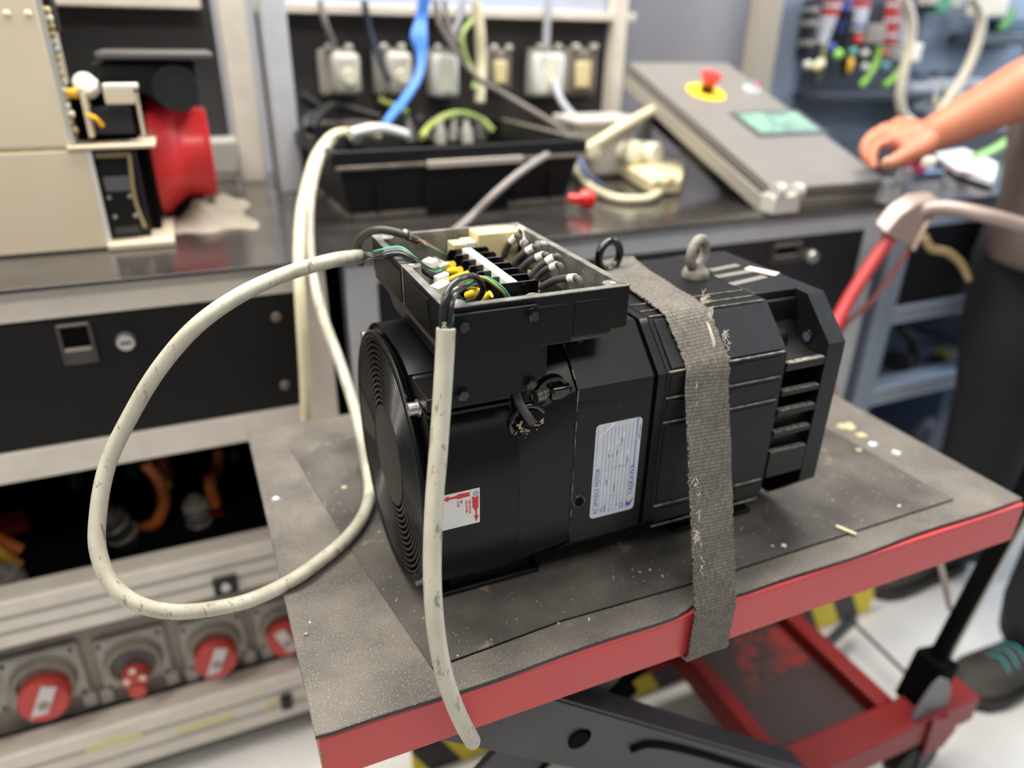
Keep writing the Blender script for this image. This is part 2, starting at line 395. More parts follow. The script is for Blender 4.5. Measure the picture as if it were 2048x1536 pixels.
# rubber mat, front edge slightly pulled in at the strap
def mat_outline():
    p = [(0.014, 0.8875), (0.0165, 0.62), (0.0185, 0.395)]
    for i in range(1, 60):
        x = 0.0185+(0.8175-0.0185)*i/60
        y = 0.3925+0.009*(x/0.8)
        if 0.28 < x < 0.44:
            y += 0.0095*math.exp(-((x-0.375)/0.024)**2)
        y += 0.0012*math.sin(x*31)
        p.append((x, y))
    p += [(0.8175, 0.4015), (0.8185, 0.64), (0.818, 0.888)]
    return p
po = mat_outline()
mm = MB().loft([[Vector((x, y, 0.6958)) for x, y in po], [Vector((x, y, 0.6993)) for x, y in po], [Vector((x+(0.0008 if x < 0.4 else -0.0008)*(x < 0.02 or x > 0.81), y+0.0008*(y < 0.45), 0.7)) for x, y in po]])
rmat = mm.build('rubber_mat', M_mat, cart, smooth=False)
em = MB().loft([[Vector((x, y-0.0002, 0.6958)) for x, y in po[2:62]], [Vector((x, y-0.0002, 0.6992)) for x, y in po[2:62]]], close=False, cap=False)
em.build('mat_cut_edge', M_mat_edge, rmat, smooth=False)
ip = [(0.088, 0.60), (0.1175, 0.4225), (0.17, 0.4255), (0.239, 0.4300), (0.30, 0.4285), (0.387, 0.4258), (0.435, 0.4262), (0.55, 0.4272), (0.7383, 0.4296), (0.7345, 0.52), (0.729, 0.623), (0.726, 0.82), (0.06, 0.82)]
inl = MB().loft([[Vector((x, y, 0.7001)) for x, y in ip], [Vector((x, y, 0.7014)) for x, y in ip]]).build('mat_inlay', M_mat2, cart, smooth=False)
cr = MB()
for a, b2 in zip(ip[1:8], ip[2:9]):
    cr.quad((a[0], a[1]-0.0015, 0.70035), (b2[0], b2[1]-0.0015, 0.70035), (b2[0], b2[1]-0.0001, 0.7004), (a[0], a[1]-0.0001, 0.7004))
cr.build('cut_groove', M_dark, inl, smooth=False)
# scraps and splashes lying on the mat
def blob(u, v, r, m, name='paint_splash', sx=1.0, h=0.0006):
    p = at(u, v, z=0.7016); mb = MB(); n = 14; ph = random.random()*6
    ring = [(sx*math.cos(2*math.pi*k/n)*r*(0.75+0.3*math.sin(3*k+ph)), math.sin(2*math.pi*k/n)*r*(0.75+0.3*math.cos(2*k+ph))) for k in range(n)]
    mb.loft([[p+Vector((x, y, -0.0016)) for x, y in ring], [p+Vector((x*.9, y*.9, h)) for x, y in ring]])
    return mb.build(name, m, cart)
M_spl = mat('dried pale splash', (196, 186, 150), 0.6, col2=(150, 138, 108), nscale=60); M_splw = mat('white splash', (222, 228, 230), 0.5)
for u, v, r, mm_, sx in ((1693, 852, 0.012, M_spl, 1.7), (1722, 870, 0.009, M_spl, 1.2), (1745, 888, 0.006, M_splw, 1.4), (1792, 905, 0.007, M_splw, 0.8), (1568, 1091, 0.0035, M_splw, 1.1),
                         (1545, 1092, 0.0022, M_spl, 1.0), (551, 997, 0.0045, M_splw, 1.0), (688, 975, 0.004, M_spl, 1), (1798, 1012, 0.0022, M_splw, 1), (1718, 900, 0.0045, M_spl, 1.3), (1300, 1140, 0.0012, M_splw, 1), (1325, 1152, 0.0013, M_splw, 1), (620, 1245, 0.0012, M_splw, 1), (612, 1268, 0.0016, M_spl, 1.4), (1178, 1238, 0.0012, M_splw, 1), (1117, 1247, 0.0016, M_spl, 1)):
    blob(u, v, r, mm_, sx=sx)
a1, b1 = at(1677, 1056, z=0.7016), at(1706, 1068, z=0.7016)
tag(MB().obox((a1+b1)/2+Vector((0, 0, 0.0012)), b1-a1, (b1-a1).cross(Vector((0, 0, 1))), Vector((0, 0, 1)), 0.0105, 0.0022, 0.001).build('plastic_offcut', M_cable_clean, bevel=0.0004), 'small cream plastic offcut lying on the mat right of the strap', 'offcut')

# ---- base, lift arms, wheels
base = MB()
base.box(0.45, 0.480, 0.125, 1.08, 0.535, 0.180).build('base_rail', M_red2, cart, bevel=0.003)
B(0.45, 0.775, 0.125, 0.94, 0.815, 0.180).build('base_rail', M_red2, cart, bevel=0.003)
B(0.70, 0.535, 0.140, 0.905, 0.775, 0.150).build('base_plate', M_plate, cart)
B(0.905, 0.535, 0.125, 0.94, 0.775, 0.180).build('cross_rail', M_red2, cart, bevel=0.003)
B(0.672, 0.535, 0.125, 0.70, 0.775, 0.178).build('cross_rail', M_red2, cart, bevel=0.003)
B(0.45, 0.535, 0.125, 0.48, 0.775, 0.180).build('cross_rail', M_red2, cart, bevel=0.003)
# bent bracket flap at the near rail, beside the handle pivot
MB().prism([(0.955, 0.479, 0.19), (1.0, 0.479, 0.175), (1.03, 0.479, 0.135), (1.01, 0.479, 0.10), (0.965, 0.479, 0.10)], (0, -0.006, 0)).build('wheel_bracket', M_red2, cart, bevel=0.001)
def arm_plate(p, q, y, h, th, name='scissor_arm'):
    p, q = Vector((p[0], y, p[1])), Vector((q[0], y, q[1])); ax = (q-p); L = ax.length; ax.normalize(); up = Vector((-ax.z, 0, ax.x))
    pts = []
    for k in range(13):
        t = math.pi/2+math.pi*k/12; pts.append(p+ax*(h/2*math.cos(t))+up*(h/2*math.sin(t)))
    for k in range(13):
        t = -math.pi/2+math.pi*k/12; pts.append(q+ax*(h/2*math.cos(t))+up*(h/2*math.sin(t)))
    a = MB().prism(pts, (0, th, 0)).build(name, M_arm, cart, bevel=0.002)
    return a, p, q, ax, up
ymid = 0.475
for y in (0.452, 0.80):
    a, p, q, ax, up = arm_plate((0.14, 0.615), (0.66, 0.20), y, 0.078, 0.008)
    # raised stiffening rib and slot of the arm
    c0 = p.lerp(q, 0.40); c1 = p.lerp(q, 0.9)
    MB().tube([c0+up*0.004+Vector((0, -0.001, 0))-ax*0.0, c0+up*0.016+ax*0.02+Vector((0, -0.001, 0)), c1+up*0.018+Vector((0, -0.001, 0))], 0.0045, n=8).build('arm_slot', M_dark, a)
    MB().lathe(p.lerp(q, 0.27)+Vector((0, -0.001, 0)), (0, -1, 0), [(0, 0.011), (0.002, 0.011), (0.002, 0.008), (0.0015, 0.008)], n=20).build('pivot_pin', M_dark, a)
    MB().box(*(p.lerp(q, .5)+up*0.036+Vector((-.001, 0, -.001))), *(p.lerp(q, .5)+up*0.036+Vector((.001, .02, .001)))).build('arm_flange', M_arm, a)
    MB().obox(p.lerp(q, .5)+up*0.037+Vector((0, 0.018, 0)), ax, Vector((0, 1, 0)), up, 0.30, 0.018, 0.003).build('arm_flange', M_arm, a, bevel=0.001)
for y in (0.480, 0.768):
    a, p, q, ax, up = arm_plate((0.36, 0.60), (0.10, 0.34), y, 0.072, 0.008)
    MB().obox(p.lerp(q, .5)+up*0.035+Vector((0, 0.018, 0)), ax, Vector((0, 1, 0)), up, 0.22, 0.018, 0.003).build('arm_flange', M_arm, a, bevel=0.001)
MB().cyl((0.283, 0.452, 0.50), (0.283, 0.808, 0.50), 0.014).build('pivot_axle', M_dark, cart)
MB().cyl((0.14, 0.452, 0.615), (0.14, 0.808, 0.615), 0.011).build('axle', M_dark, cart); MB().cyl((0.36, 0.452, 0.60), (0.36, 0.808, 0.60), 0.011).build('axle', M_dark, cart)
MB().lathe((0.30, 0.64, 0.22), (0.5, 0, 0.32), [(0, 0.030), (0.20, 0.030), (0.20, 0.016), (0.40, 0.016)], n=24).build('hydraulic_cylinder', M_dark, cart)
B(0.355, 0.455, 0.60, 0.365, 0.81, 0.6945).build('arm_bracket', M_arm, cart)
B(0.135, 0.455, 0.60, 0.145, 0.81, 0.6945).build('arm_bracket', M_arm, cart)
for x in (0.52, 0.99):
    for y in (0.505, 0.80):
        wh = MB().lathe((x, y-0.018, 0.05), (0, 1, 0), [(0, 0.038), (0.004, 0.05), (0.032, 0.05), (0.036, 0.038)], n=28).build('wheel', M_black, cart)
        B(x-0.012, y-0.022, 0.045, x+0.012, y-0.018, 0.126).box(x-0.012, y+0.018, 0.045, x+0.012, y+0.022, 0.126).build('wheel_fork', M_arm, wh)
# handle
near = MB().tube([(0.985, 0.525, 0.175), (1.0, 0.524, 0.26), (1.05, 0.518, 0.56), (1.09, 0.53, 0.74), (1.18, 0.56, 0.88), (1.27, 0.64, 0.915), (1.30, 0.70, 0.91)], 0.0135, n=14)
hn = near.build('handle_arm', M_dark, cart)
MB().tube([(1.012, 0.514, 0.25), (1.066, 0.508, 0.56), (1.08, 0.512, 0.66)], 0.004, n=8).build('edge_strip', M_steel, hn)
MB().obox((0.99, 0.523, 0.215), Vector((0.2, 0, 1)), Vector((0, 1, 0)), Vector((1, 0, -0.2)), 0.05, 0.026, 0.024).build('handle_socket', M_dark, cart, bevel=0.006)
MB().prism([at(u, v, y=0.490) for u, v in ((1822, 1448), (1836, 1418), (1868, 1372), (1884, 1358), (1900, 1362), (1903, 1388), (1896, 1412), (1880, 1432))], (0, 0.005, 0)).build('pivot_plate', mat('pivot grey', (110, 112, 114), 0.5), cart, bevel=0.001)
far = [at(1655, 690, y=0.86), at(1690, 612, y=0.875), at(1742, 530, y=0.88), at(1790, 462, y=0.88), at(1836, 424, y=0.875), at(1880, 415, y=0.85), at(1960, 428, y=0.80), at(2048, 452, y=0.765), at(2110, 470, y=0.74)]
lowfar = [(0.985, 0.79, 0.175), (1.0, 0.80, 0.40), tuple(at(1655, 720, y=0.86))]
MB().tube(lowfar+[tuple(p) for p in far[:4]], 0.012, n=12).build('handle_arm', M_red, cart)
MB().tube([tuple(p) for p in far[3:]], 0.0125, n=14).build('handle_bar', M_handle, cart)
hood = MB().prism([at(u, v, y=0.865) for u, v in ((1772, 468), (1800, 432), (1836, 407), (1882, 402), (1852, 452), (1822, 496))], (0.0, 0.028, 0.012))
hood.build('handle_bend', M_handle, cart, bevel=0.003)
MB().tube([at(1884, 405, y=0.862), at(1852, 450, y=0.862), at(1826, 500, y=0.862)], 0.004, n=8).build('bend_rim', mat('pale rim', (190, 172, 156), 0.4, metal=.3), cart)
MB().tube([at(1838, 468, y=0.87), at(1790, 540, y=0.872), at(1735, 610, y=0.872), at(1690, 650, y=0.87), at(1672, 690, y=0.87)], 0.0045, n=8).build('brake_rod', mat('faded red rod', (150, 84, 80), 0.5), cart)
MB().tube([at(1846, 472, y=0.86), at(1862, 496, y=0.855), at(1895, 505, y=0.85), at(1922, 528, y=0.845), at(1936, 556, y=0.84)], 0.0085, n=12, r_end=0.0065, capround=True).build('release_lever', M_brass, cart)
MB().tube([at(1900, 1218, z=0.3), at(1878, 1122, z=0.46), at(1864, 1100, z=0.5)], 0.005, n=8).build('link_rod', mat('pale rod', (186, 176, 166), 0.5), cart)
MB().tube([at(1705, 1240, z=0.06), at(1640, 1300, z=0.1), at(1612, 1320, z=0.12)], 0.011, n=10).build('caster_axle', M_arm, cart)
MB().tube([at(1700, 1238, z=0.06), at(1815, 1350, z=0.06)], 0.0035, n=8).build('link_rod', M_dark, cart)

# ================================================================== MOTOR
YF, YC, ZC, H = 0.4613, 0.5764, 0.8345, 0.1151
ZT, ZB = ZC+H, ZC-H
FC, FZ = 0.5715, 0.819
mot = thing('electric_motor', (0.34, YC, 0.7), 'black industrial electric motor with open terminal box on the red cart', 'motor')
def rad_sq(t, h, r):
    """radius at angle t of a rounded square with half size h and corner radius r"""
    c, s = abs(math.cos(t)), abs(math.sin(t)); k = h-r
    if c == 0: return h
    if h*s/c <= k if c >= s else False: return h/c
    if (h*c/s <= k) if s > c else False: return h/s
    bq = k*(c+s); return bq+math.sqrt(max(bq*bq-(2*k*k-r*r), 0))
def rad_oct(t, h, ch):
    c, s = abs(math.cos(t)), abs(math.sin(t)); return min(h/max(c, 1e-9), h/max(s, 1e-9), (2*h-ch)/(c+s))
def corners(h, ch, n=96):
    a0 = math.atan2(h-ch, h); A = set()
    for q in range(4):
        A |= {q*math.pi/2+a0, (q+1)*math.pi/2-a0}
    A |= {2*math.pi*k/n for k in range(n)}
    return sorted(a % (2*math.pi) for a in A)
ANG = corners(H, 0.038)
def sec(x, fn, yc=YC, zc=ZC): return [Vector((x, yc-fn(t)*math.cos(t), zc+fn(t)*math.sin(t))) for t in ANG]
OCT = lambda h, ch=0.038: (lambda t: rad_oct(t, h, ch))
RSQ = lambda h, r: (lambda t: rad_sq(t, h, r))
# main frame casting with tapered neck towards the fan cover
MB().loft([sec(0.2095, RSQ(0.109, 0.075), FC, FZ+.001), sec(0.2125, RSQ(0.110, 0.07), FC+.001, FZ+.003), sec(0.2600, OCT(H-0.001, 0.04)), sec(0.2612, OCT(H)), sec(0.3330, OCT(H)), sec(0.3344, OCT(H-0.0015, 0.038))]).build('frame_casting', M_motor, mot, bevel=0.0016, angle=25)
seam = MB()
for k in range(len(ANG)):
    a, b2 = sec(0.2606, OCT(H+0.0002))[k], sec(0.2606, OCT(H+0.0002))[(k+1) % len(ANG)]
    if a.y > YF+0.05 or random.random() < 0.3: continue
    jit = 0.0001+0.0007*random.random()**2
    seam.quad(a+Vector((-jit*0.7, -.0002, 0)), b2+Vector((-jit*0.5, -.0002, 0)), b2+Vector((jit, -.0002, 0)), a+Vector((jit, -.0002, 0)))
seam.build('chipped_seam', mat('chipped pale edge', (150, 142, 128), 0.6, col2=(30, 30, 30), nscale=420, namt=0.3), mot, smooth=False)
MB().loft([sec(0.3346, OCT(H-0.004)), sec(0.3385, OCT(H-0.004))]).build('joint_gap', M_dark, mot, smooth=False)
MB().loft([sec(0.3385, OCT(H-0.001)), sec(0.3470, OCT(H-0.001))]).build('clamp_ring', M_motor, mot, bevel=0.001)
MB().loft([sec(0.3472, OCT(H-0.0005)), sec(0.4786, OCT(H-0.0005))]).build('stator_housing', M_motor_lam, mot, bevel=0.001)
# ribs on stator side, chamfer and top; pale colour stands for lit ledges
def rib(z, x0, x1, y=YF-0.0006, hh=0.0007, m=M_lit_edge): B(x0, y, z-hh, x1, y+0.0015, z+hh).build('rib', m, mot, bevel=0.0002)
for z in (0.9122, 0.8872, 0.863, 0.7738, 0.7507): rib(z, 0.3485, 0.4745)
for y in (0.4993, 0.513, 0.53): B(0.3485, y-0.0006, ZT-0.0006, 0.4745, y+0.0006, ZT+0.0003).build('rib', M_lit_edge, mot)
for z0, z1 in ((0.888, 0.911), (0.864, 0.886), (0.775, 0.862), (0.752, 0.772)):
    B(0.351, YF-0.0004, z0+0.003, 0.474, YF+0.001, z1-0.003).build('side_panel', M_motor_lam, mot, bevel=0.0006)
MB().obox((0.4125, (YF+0.4983)/2+0.0001, (ZT+0.9111)/2), Vector((1, 0, 0)), Vector((0, 1, 1)), Vector((0, -1, 1)), 0.061, 0.0235, 0.0008).build('chamfer_panel', M_motor_lam, mot, bevel=0.0006)
# nameplate
NX0, NX1, NZ0, NZ1 = 0.2800, 0.3258, 0.7785, 0.8745
npl = MB(); r = 0.004; pts = []
for cx, cz, a0 in ((NX1-r, NZ0+r, -90), (NX1-r, NZ1-r, 0), (NX0+r, NZ1-r, 90), (NX0+r, NZ0+r, 180)):
    for k in range(7): t = R(a0+15*k); pts.append(Vector((cx+r*math.cos(t), YF-0.0007, cz+r*math.sin(t))))
plate = npl.prism(pts, (0, 0.0010, 0)).build('nameplate', M_plate_silver, mot, smooth=False)
plate['label'] = 'silver rating plate with blue print'
yt = YF-0.0008
def npt(s, size, x, z, m=M_labelblue, sx=1.0): text('print', s, size, (x, yt, z), (0, 0, 1), (-1, 0, 0), m, plate, sx=sx)
npt('AC SPINDLE MOTOR', 0.0052, NX0+0.0068, NZ0+0.004)
npt('YASKAWA', 0.0068, NX1-0.0030, NZ0+0.0165, sx=1.0)
npt('YASKAWA ELECTRIC CORPORATION', 0.0031, NX1-0.0036, NZ0+0.0475, sx=0.93)
npt('MADE IN JAPAN', 0.0020, NX1-0.0008, NZ0+0.074)
for s, x, z in (('TYPE', 0.0105, 0.004), ('POWER', 0.0140, 0.004), ('POLES', 0.0140, 0.033), ('kW', 0.0140, 0.062), ('HP', 0.0190, 0.004), ('RATING', 0.0225, 0.024), ('Hz', 0.0180, 0.062), ('VOLT', 0.0225, 0.062), ('INS', 0.0265, 0.008), ('MAX', 0.0265, 0.074), ('SER NO', 0.0310, 0.004), ('DATE', 0.0335, 0.004), ('FRAME', 0.0335, 0.052)):
    npt(s, 0.0021, NX0+x+0.001, NZ0+z)
M_stamp = mat('stamped white digits', (238, 240, 242), 0.3, metal=0.3)
for s, x, z in (('4', 0.0145, 0.045), ('3', 0.0140, 0.018), ('15/11', 0.0150, 0.070), ('1500/8000', 0.0280, 0.052), ('200 V', 0.0235, 0.073), ('30/20', 0.0300, 0.078), ('6208', 0.0350, 0.060)):
    npt(s, 0.0030, NX0+x, NZ0+z, M_stamp)
ln = MB()
for x in (0.0022, 0.0082, 0.0118, 0.0154, 0.0190, 0.0226, 0.0262, 0.0298, 0.0334, 0.0368): ln.box(NX0+x, yt-0.00005, NZ0+0.003, NX0+x+0.00018, yt+0.0001, NZ1-0.004)
for x0, x1, z in ((0.0190, 0.0262, 0.02), (0.0190, 0.0334, 0.05), (0.0226, 0.0298, 0.072)): ln.box(NX0+x0, yt-0.00005, NZ0+z, NX0+x1, yt+0.0001, NZ0+z+0.00018)
ln.build('printed_rules', M_labelblue, plate, smooth=False)
lg = MB(); zz = NZ0+0.005; xx = NX1-0.0096+0.0008
lg.prism([(xx, yt-0.0001, zz), (xx, yt-0.0001, zz+0.0055), (xx+0.0035, yt-0.0001, zz+0.0030), (xx+0.0068, yt-0.0001, zz+0.0070), (xx+0.0068, yt-0.0001, zz+0.0052), (xx+0.0045, yt-0.0001, zz+0.0012), (xx+0.0045, yt-0.0001, zz)], (0, 0.0002, 0)).build('printed_logo', M_labelblue, plate, smooth=False)
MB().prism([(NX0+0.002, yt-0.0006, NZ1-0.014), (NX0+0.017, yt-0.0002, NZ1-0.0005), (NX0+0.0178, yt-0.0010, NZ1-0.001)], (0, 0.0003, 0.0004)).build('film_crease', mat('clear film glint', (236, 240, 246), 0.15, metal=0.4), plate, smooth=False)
# tapped holes and boss screw
MB().torus((0.2683, YF-0.0001, 0.8005), (0, 1, 0), 0.0052, 0.0012, flat=0.5).build('tapped_hole', M_gloss, mot)
MB().lathe((0.2683, YF-0.0012, 0.8005), (0, 1, 0), [(0, 0.0045), (0.002, 0.0045)], n=20).build('tapped_hole_bore', M_dark, mot)
nk = 0.4705
boss = MB().lathe((0.2415, nk+0.004, 0.9075), (0, -1, 0), [(0, 0.016), (0.006, 0.015), (0.0062, 0.0125), (0.003, 0.012)], n=28).build('screw_pocket', M_gloss, mot)
MB().lathe((0.2330, nk+0.0, 0.9085), (-1, -0.35, 0), [(-0.008, 0.0045), (0, 0.0045), (0.001, 0.0066), (0.003, 0.0066), (0.0035, 0.0056), (0.0085, 0.0056), (0.009, 0.0045), (0.0078, 0.003)], n=20).build('cap_screw', mat('dark steel', (120, 114, 104), 0.3, metal=0.8), mot)
B(0.2385, nk-0.006, 0.9020, 0.258, nk+0.02, 0.9150).build('boss_shoulder', M_gloss, mot, bevel=0.003)
# cable entry with broken sealant
ex, ez = 0.2195, 0.8870
MB().torus((ex, nk-0.003, ez), (0, 1, 0), 0.0150, 0.0028).build('entry_collar', M_gloss, mot)
MB().lathe((ex, nk-0.002, ez), (0, 1, 0), [(0, 0.0125), (0.004, 0.0125)], n=24).build('entry_hole', M_dark, mot)
gm = MB()
for k in range(42):
    a = random.uniform(2.8, 6.6); rr = random.uniform(0.0062, 0.0115)
    gm.obox((ex+rr*math.cos(a), nk-0.005+random.uniform(-.0015, .001), ez+rr*math.sin(a)), Vector((random.random()-.5, random.random()-.5, random.random()-.5)), Vector((random.random()-.5, 1, random.random()-.5)), Vector((1, random.random()-.5, .3)), random.uniform(.0008, .0022), random.uniform(.0004, .001), random.uniform(.0005, .0015))
gm.build('broken_sealant', M_glue, mot, smooth=False)['kind'] = 'stuff'
gm = MB()
for k in range(24):
    a = random.uniform(2.4, 5.4); rr = random.uniform(0.010, 0.0165)
    gm.obox((ex+rr*math.cos(a), nk-0.0055, ez+rr*math.sin(a)), Vector((random.random()-.5, random.random()-.5, random.random()-.5)), Vector((random.random()-.5, 1, random.random()-.5)), Vector((1, random.random()-.5, .3)), random.uniform(.001, .003), random.uniform(.0004, .001), random.uniform(.0005, .0015))
gm.build('dark_sealant', M_gloss, mot, smooth=False)['kind'] = 'stuff'
MB().tube([(0.2075, nk+0.002, 0.922), (0.2110, nk-0.005, 0.906), (0.2165, nk-0.011, 0.895), (0.2205, nk-0.008, 0.889), (0.2215, nk+0.003, 0.886)], 0.0036, n=12).build('fan_lead', M_wire_grey, mot)

# fan cover
FS = lambda h, r: RSQ(h, r)
MB().loft([sec(0.1350, FS(0.1115, 0.088), FC, FZ), sec(0.1370, FS(0.1130, 0.088), FC, FZ), sec(0.2095, FS(0.1130, 0.085), FC, FZ)]).build('fan_cover', M_box, mot, bevel=0.0008, angle=25)
# arched cover skin over the top ending in a folded ledge at the front
sk = []
NA = 40
for x in (0.1335, 0.2085):
    rowo = []
    for k in range(NA+1):
        t = math.pi*(0.05+0.87*k/NA)    # from front-top, over, to the back
        hh = rad_sq(t, 0.1155, 0.095)
        rowo.append(Vector((x, FC-hh*math.cos(t), FZ+hh*math.sin(t))))
    sk.append(rowo)
top = MB()
s1 = [p for p in sk[0] if p.z > 0.9235 or p.y > FC]; n1 = len(s1)
s2 = [Vector((0.2085, p.y, p.z)) for p in s1]
inn = [Vector((p.x, FC+(p.y-FC)*0.985, FZ+(p.z-FZ)*0.985)) for p in s1]; inn2 = [Vector((0.2085, p.y, p.z)) for p in inn]
top.loft([s1+inn[::-1], s2+inn2[::-1]])
top.build('cover_arch', M_box, mot, angle=25)
B(0.1330, YF-0.002, 0.9155, 0.2010, 0.500, 0.9265).build('cover_ledge', M_motor, mot, bevel=0.0012)
B(0.1330, YF-0.0005, 0.9095, 0.2010, 0.475, 0.9120).build('cover_lip', M_motor, mot, bevel=0.0006)
# grille
GX = 0.1257; RG = 0.1165
gr = MB().torus((GX+0.002, FC, FZ-0.001), (1, 0, 0), RG-0.003, 0.0032, n=72, flat=0.9).build('fan_grille', M_box, mot)
GC = Vector((GX+0.0015, FC, FZ-0.001))
MB().lathe(GC-Vector((0.0012, 0, 0)), (1, 0, 0), [(0, 0.0455), (0.0004, 0.0475), (0.003, 0.0475)], n=56).build('hub_disc', mat('satin dark grey paint', (44, 42, 40), 0.5), gr)
for k in range(12):
    MB().torus(GC, (1, 0, 0), 0.0520+0.0051*k, 0.00125, n=64, m=8, flat=0.8).build('grille_ring', M_ringp, gr)
for k in range(4):
    a = R(45+90*k+8); d = Vector((0, -math.cos(a), math.sin(a)))
    MB().obox(GC+d*0.081+Vector((0.0014, 0, 0)), d, d.cross(Vector((1, 0, 0))), Vector((1, 0, 0)), 0.036, 0.0024, 0.001).build('grille_spoke', M_box, gr, bevel=0.0006)
fanp = []
for a0, a1 in ((-13, 13),):
    for k in range(9):
        a = R(a0+(a1-a0)*k/8); fanp.append(GC+Vector((-0.0016, math.cos(a)*0.1135, math.sin(a)*0.1135)))
    for k in range(9):
        a = R(a1-(a1-a0)*k/8); fanp.append(GC+Vector((-0.0016, math.cos(a)*0.046, math.sin(a)*0.046)))
MB().prism(fanp, (0.003, 0, 0)).build('grille_web', M_box, gr, smooth=False)
MB().lathe((GX+0.0065, FC, FZ-0.001), (1, 0, 0), [(0, 0.111), (0.001, 0.111)], n=48).build('fan_dark_interior', M_dark, mot)
fb = MB()
for k in range(7):
    a = 2*math.pi*k/7; d = Vector((0, math.cos(a), math.sin(a))); e = d.cross(Vector((1, 0, 0)))
    fb.quad(GC+Vector((.0065, 0, 0))+d*0.045-e*0.006, GC+Vector((.0065, 0, 0))+d*0.104-e*0.02, GC+Vector((.0045, 0, 0))+d*0.104+e*0.012, GC+Vector((.0045, 0, 0))+d*0.045+e*0.006)
fb.build('fan_blades', mat('fan blade', (34, 34, 36), 0.4), gr, smooth=False)
for y, z in ((0.4888, 0.9058), (0.4945, 0.7320), (0.6506, 0.9058), (0.6506, 0.7320)):
    MB().lathe((GX+0.009, y, z), (-1, 0, 0), [(-0.004, 0.0035), (0.0, 0.0035), (0.0, 0.0072), (0.0015, 0.0072), (0.0015, 0.0054), (0.0085, 0.0054), (0.0085, 0.003), (0.0065, 0.003)], n=20).build('cap_screw', M_steel, mot)
# sticker on the fan cover
YS = FC-0.1134
stk = B(0.1395, YS-0.0006, 0.8075, 0.1735, YS+0.0002, 0.8410).build('rotation_sticker', M_sticker, mot, smooth=False)
ys = YS-0.0008
ar = lambda pts: MB().prism([(x, ys, z) for x, z in pts], (0, 0.0003, 0)).build('printed_arrow', M_printred, stk, smooth=False)
ar([(0.1698-0.003, 0.8345), (0.1698, 0.833), (0.1698+0.0025, 0.8345), (0.1722, 0.8235), (0.1710, 0.8200), (0.1710, 0.8150), (0.1726, 0.8150), (0.1702, 0.8090), (0.1680, 0.8155), (0.1695, 0.8150), (0.1695, 0.8200), (0.1672, 0.8235)])
ar([(0.1655, 0.8392), (0.1645, 0.8375), (0.1655, 0.8355), (0.1555, 0.8350), (0.1520, 0.8362), (0.1470, 0.8362), (0.1470, 0.8345), (0.1420, 0.8370), (0.1470, 0.8398), (0.1470, 0.8382), (0.1520, 0.8382), (0.1555, 0.8395)])
MB().lathe((0.1700, ys+0.0002, 0.8368), (0, -1, 0), [(0, 0.0026), (0.0002, 0.0026)], n=16).build('printed_dot', mat('grey print', (150, 156, 166), 0.5), stk)
for s, x, z in (('FAN MOTOR', 0.1640, 0.8318), ('ROTATION', 0.1612, 0.8318), ('AIR', 0.1568, 0.8335), ('FLOW', 0.1540, 0.8335)):
    text('print', s, 0.0027, (x, ys, z), (0, 0, -1), (1, 0, 0), M_printred, stk, sx=0.85)
# feet the motor stands on
for x in (0.205, 0.46):
    B(x-0.055, YF+0.034, 0.7016, x+0.045, YF+0.065, 0.707).build('mounting_foot', M_motor_rough, mot, bevel=0.001)
    B(x-0.045, YF+0.040, 0.707, x+0.035, YF+0.065, 0.74).build('mounting_leg', M_motor_rough, mot)
    B(x-0.055, 0.64, 0.7016, x+0.045, 0.675, 0.709).build('mounting_foot', M_motor_rough, mot, bevel=0.001)
    B(x-0.045, 0.63, 0.709, x+0.035, 0.665, 0.74).build('mounting_leg', M_motor_rough, mot)

# ---- end flange
XE = 0.5503
MB().loft([sec(0.4790, OCT(0.080, 0.02)), sec(0.5303, OCT(0.080, 0.02))]).build('flange_core', M_motor_rough, mot)
MB().loft([sec(0.5283, OCT(H, 0.0385)), sec(XE-0.0015, OCT(H, 0.0385)), sec(XE, OCT(H-0.0015, 0.0385))]).build('end_flange', M_motor_rough, mot, bevel=0.0012)
MB().loft([sec(0.4788, OCT(H-0.003)), sec(0.4812, OCT(H-0.003))]).build('stator_end_ring', M_motor_rough, mot)
fr = MB()
bars = [(0.8984, 0.8908), (0.8695, 0.8636), (0.8485, 0.8410), (0.8250, 0.8185), (0.8020, 0.7720)]
for z1, z0 in bars:
    B(0.4812, YF+0.0003, z0, 0.5290, YF+0.010, z1).build('vent_slat', M_motor_rough, mot, bevel=0.0012)
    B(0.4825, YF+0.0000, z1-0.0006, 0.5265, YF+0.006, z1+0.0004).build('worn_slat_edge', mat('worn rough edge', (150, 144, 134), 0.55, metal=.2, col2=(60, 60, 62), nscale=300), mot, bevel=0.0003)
B(0.4812, YF+0.010, 0.78, 0.529, YF+0.014, 0.84).build('vent_backing', M_motor_rough, mot)
# top plate and pocket
B(0.4788, 0.5165, ZT-0.008, 0.5295, 0.655, ZT).build('flange_top', M_motor_rough, mot, bevel=0.001)
MB().prism([(0.4812, YF+0.002, 0.8985), (0.4812, 0.5165, 0.9415), (0.4812, 0.5165, 0.90), (0.4812, 0.495, 0.885)], (0.0478, 0, 0)).build('pocket_floor', M_motor_rough, mot) if False else None
MB().prism([(0.4812, YF+0.0005, 0.8900), (0.4812, YF+0.0005, 0.8962), (0.4812, YF+0.022, 0.8975), (0.4812, YF+0.040, 0.904), (0.4812, YF+0.054, 0.925), (0.4812, YF+0.056, 0.90), (0.4812, YF+0.04, 0.885)], (0.0478, 0, 0)).build('pocket_floor', M_motor_rough, mot, bevel=0.001)
B(0.4812, YF+0.026, 0.890, 0.5050, YF+0.052, 0.9190).build('pocket_step', M_motor_rough, mot, bevel=0.005)
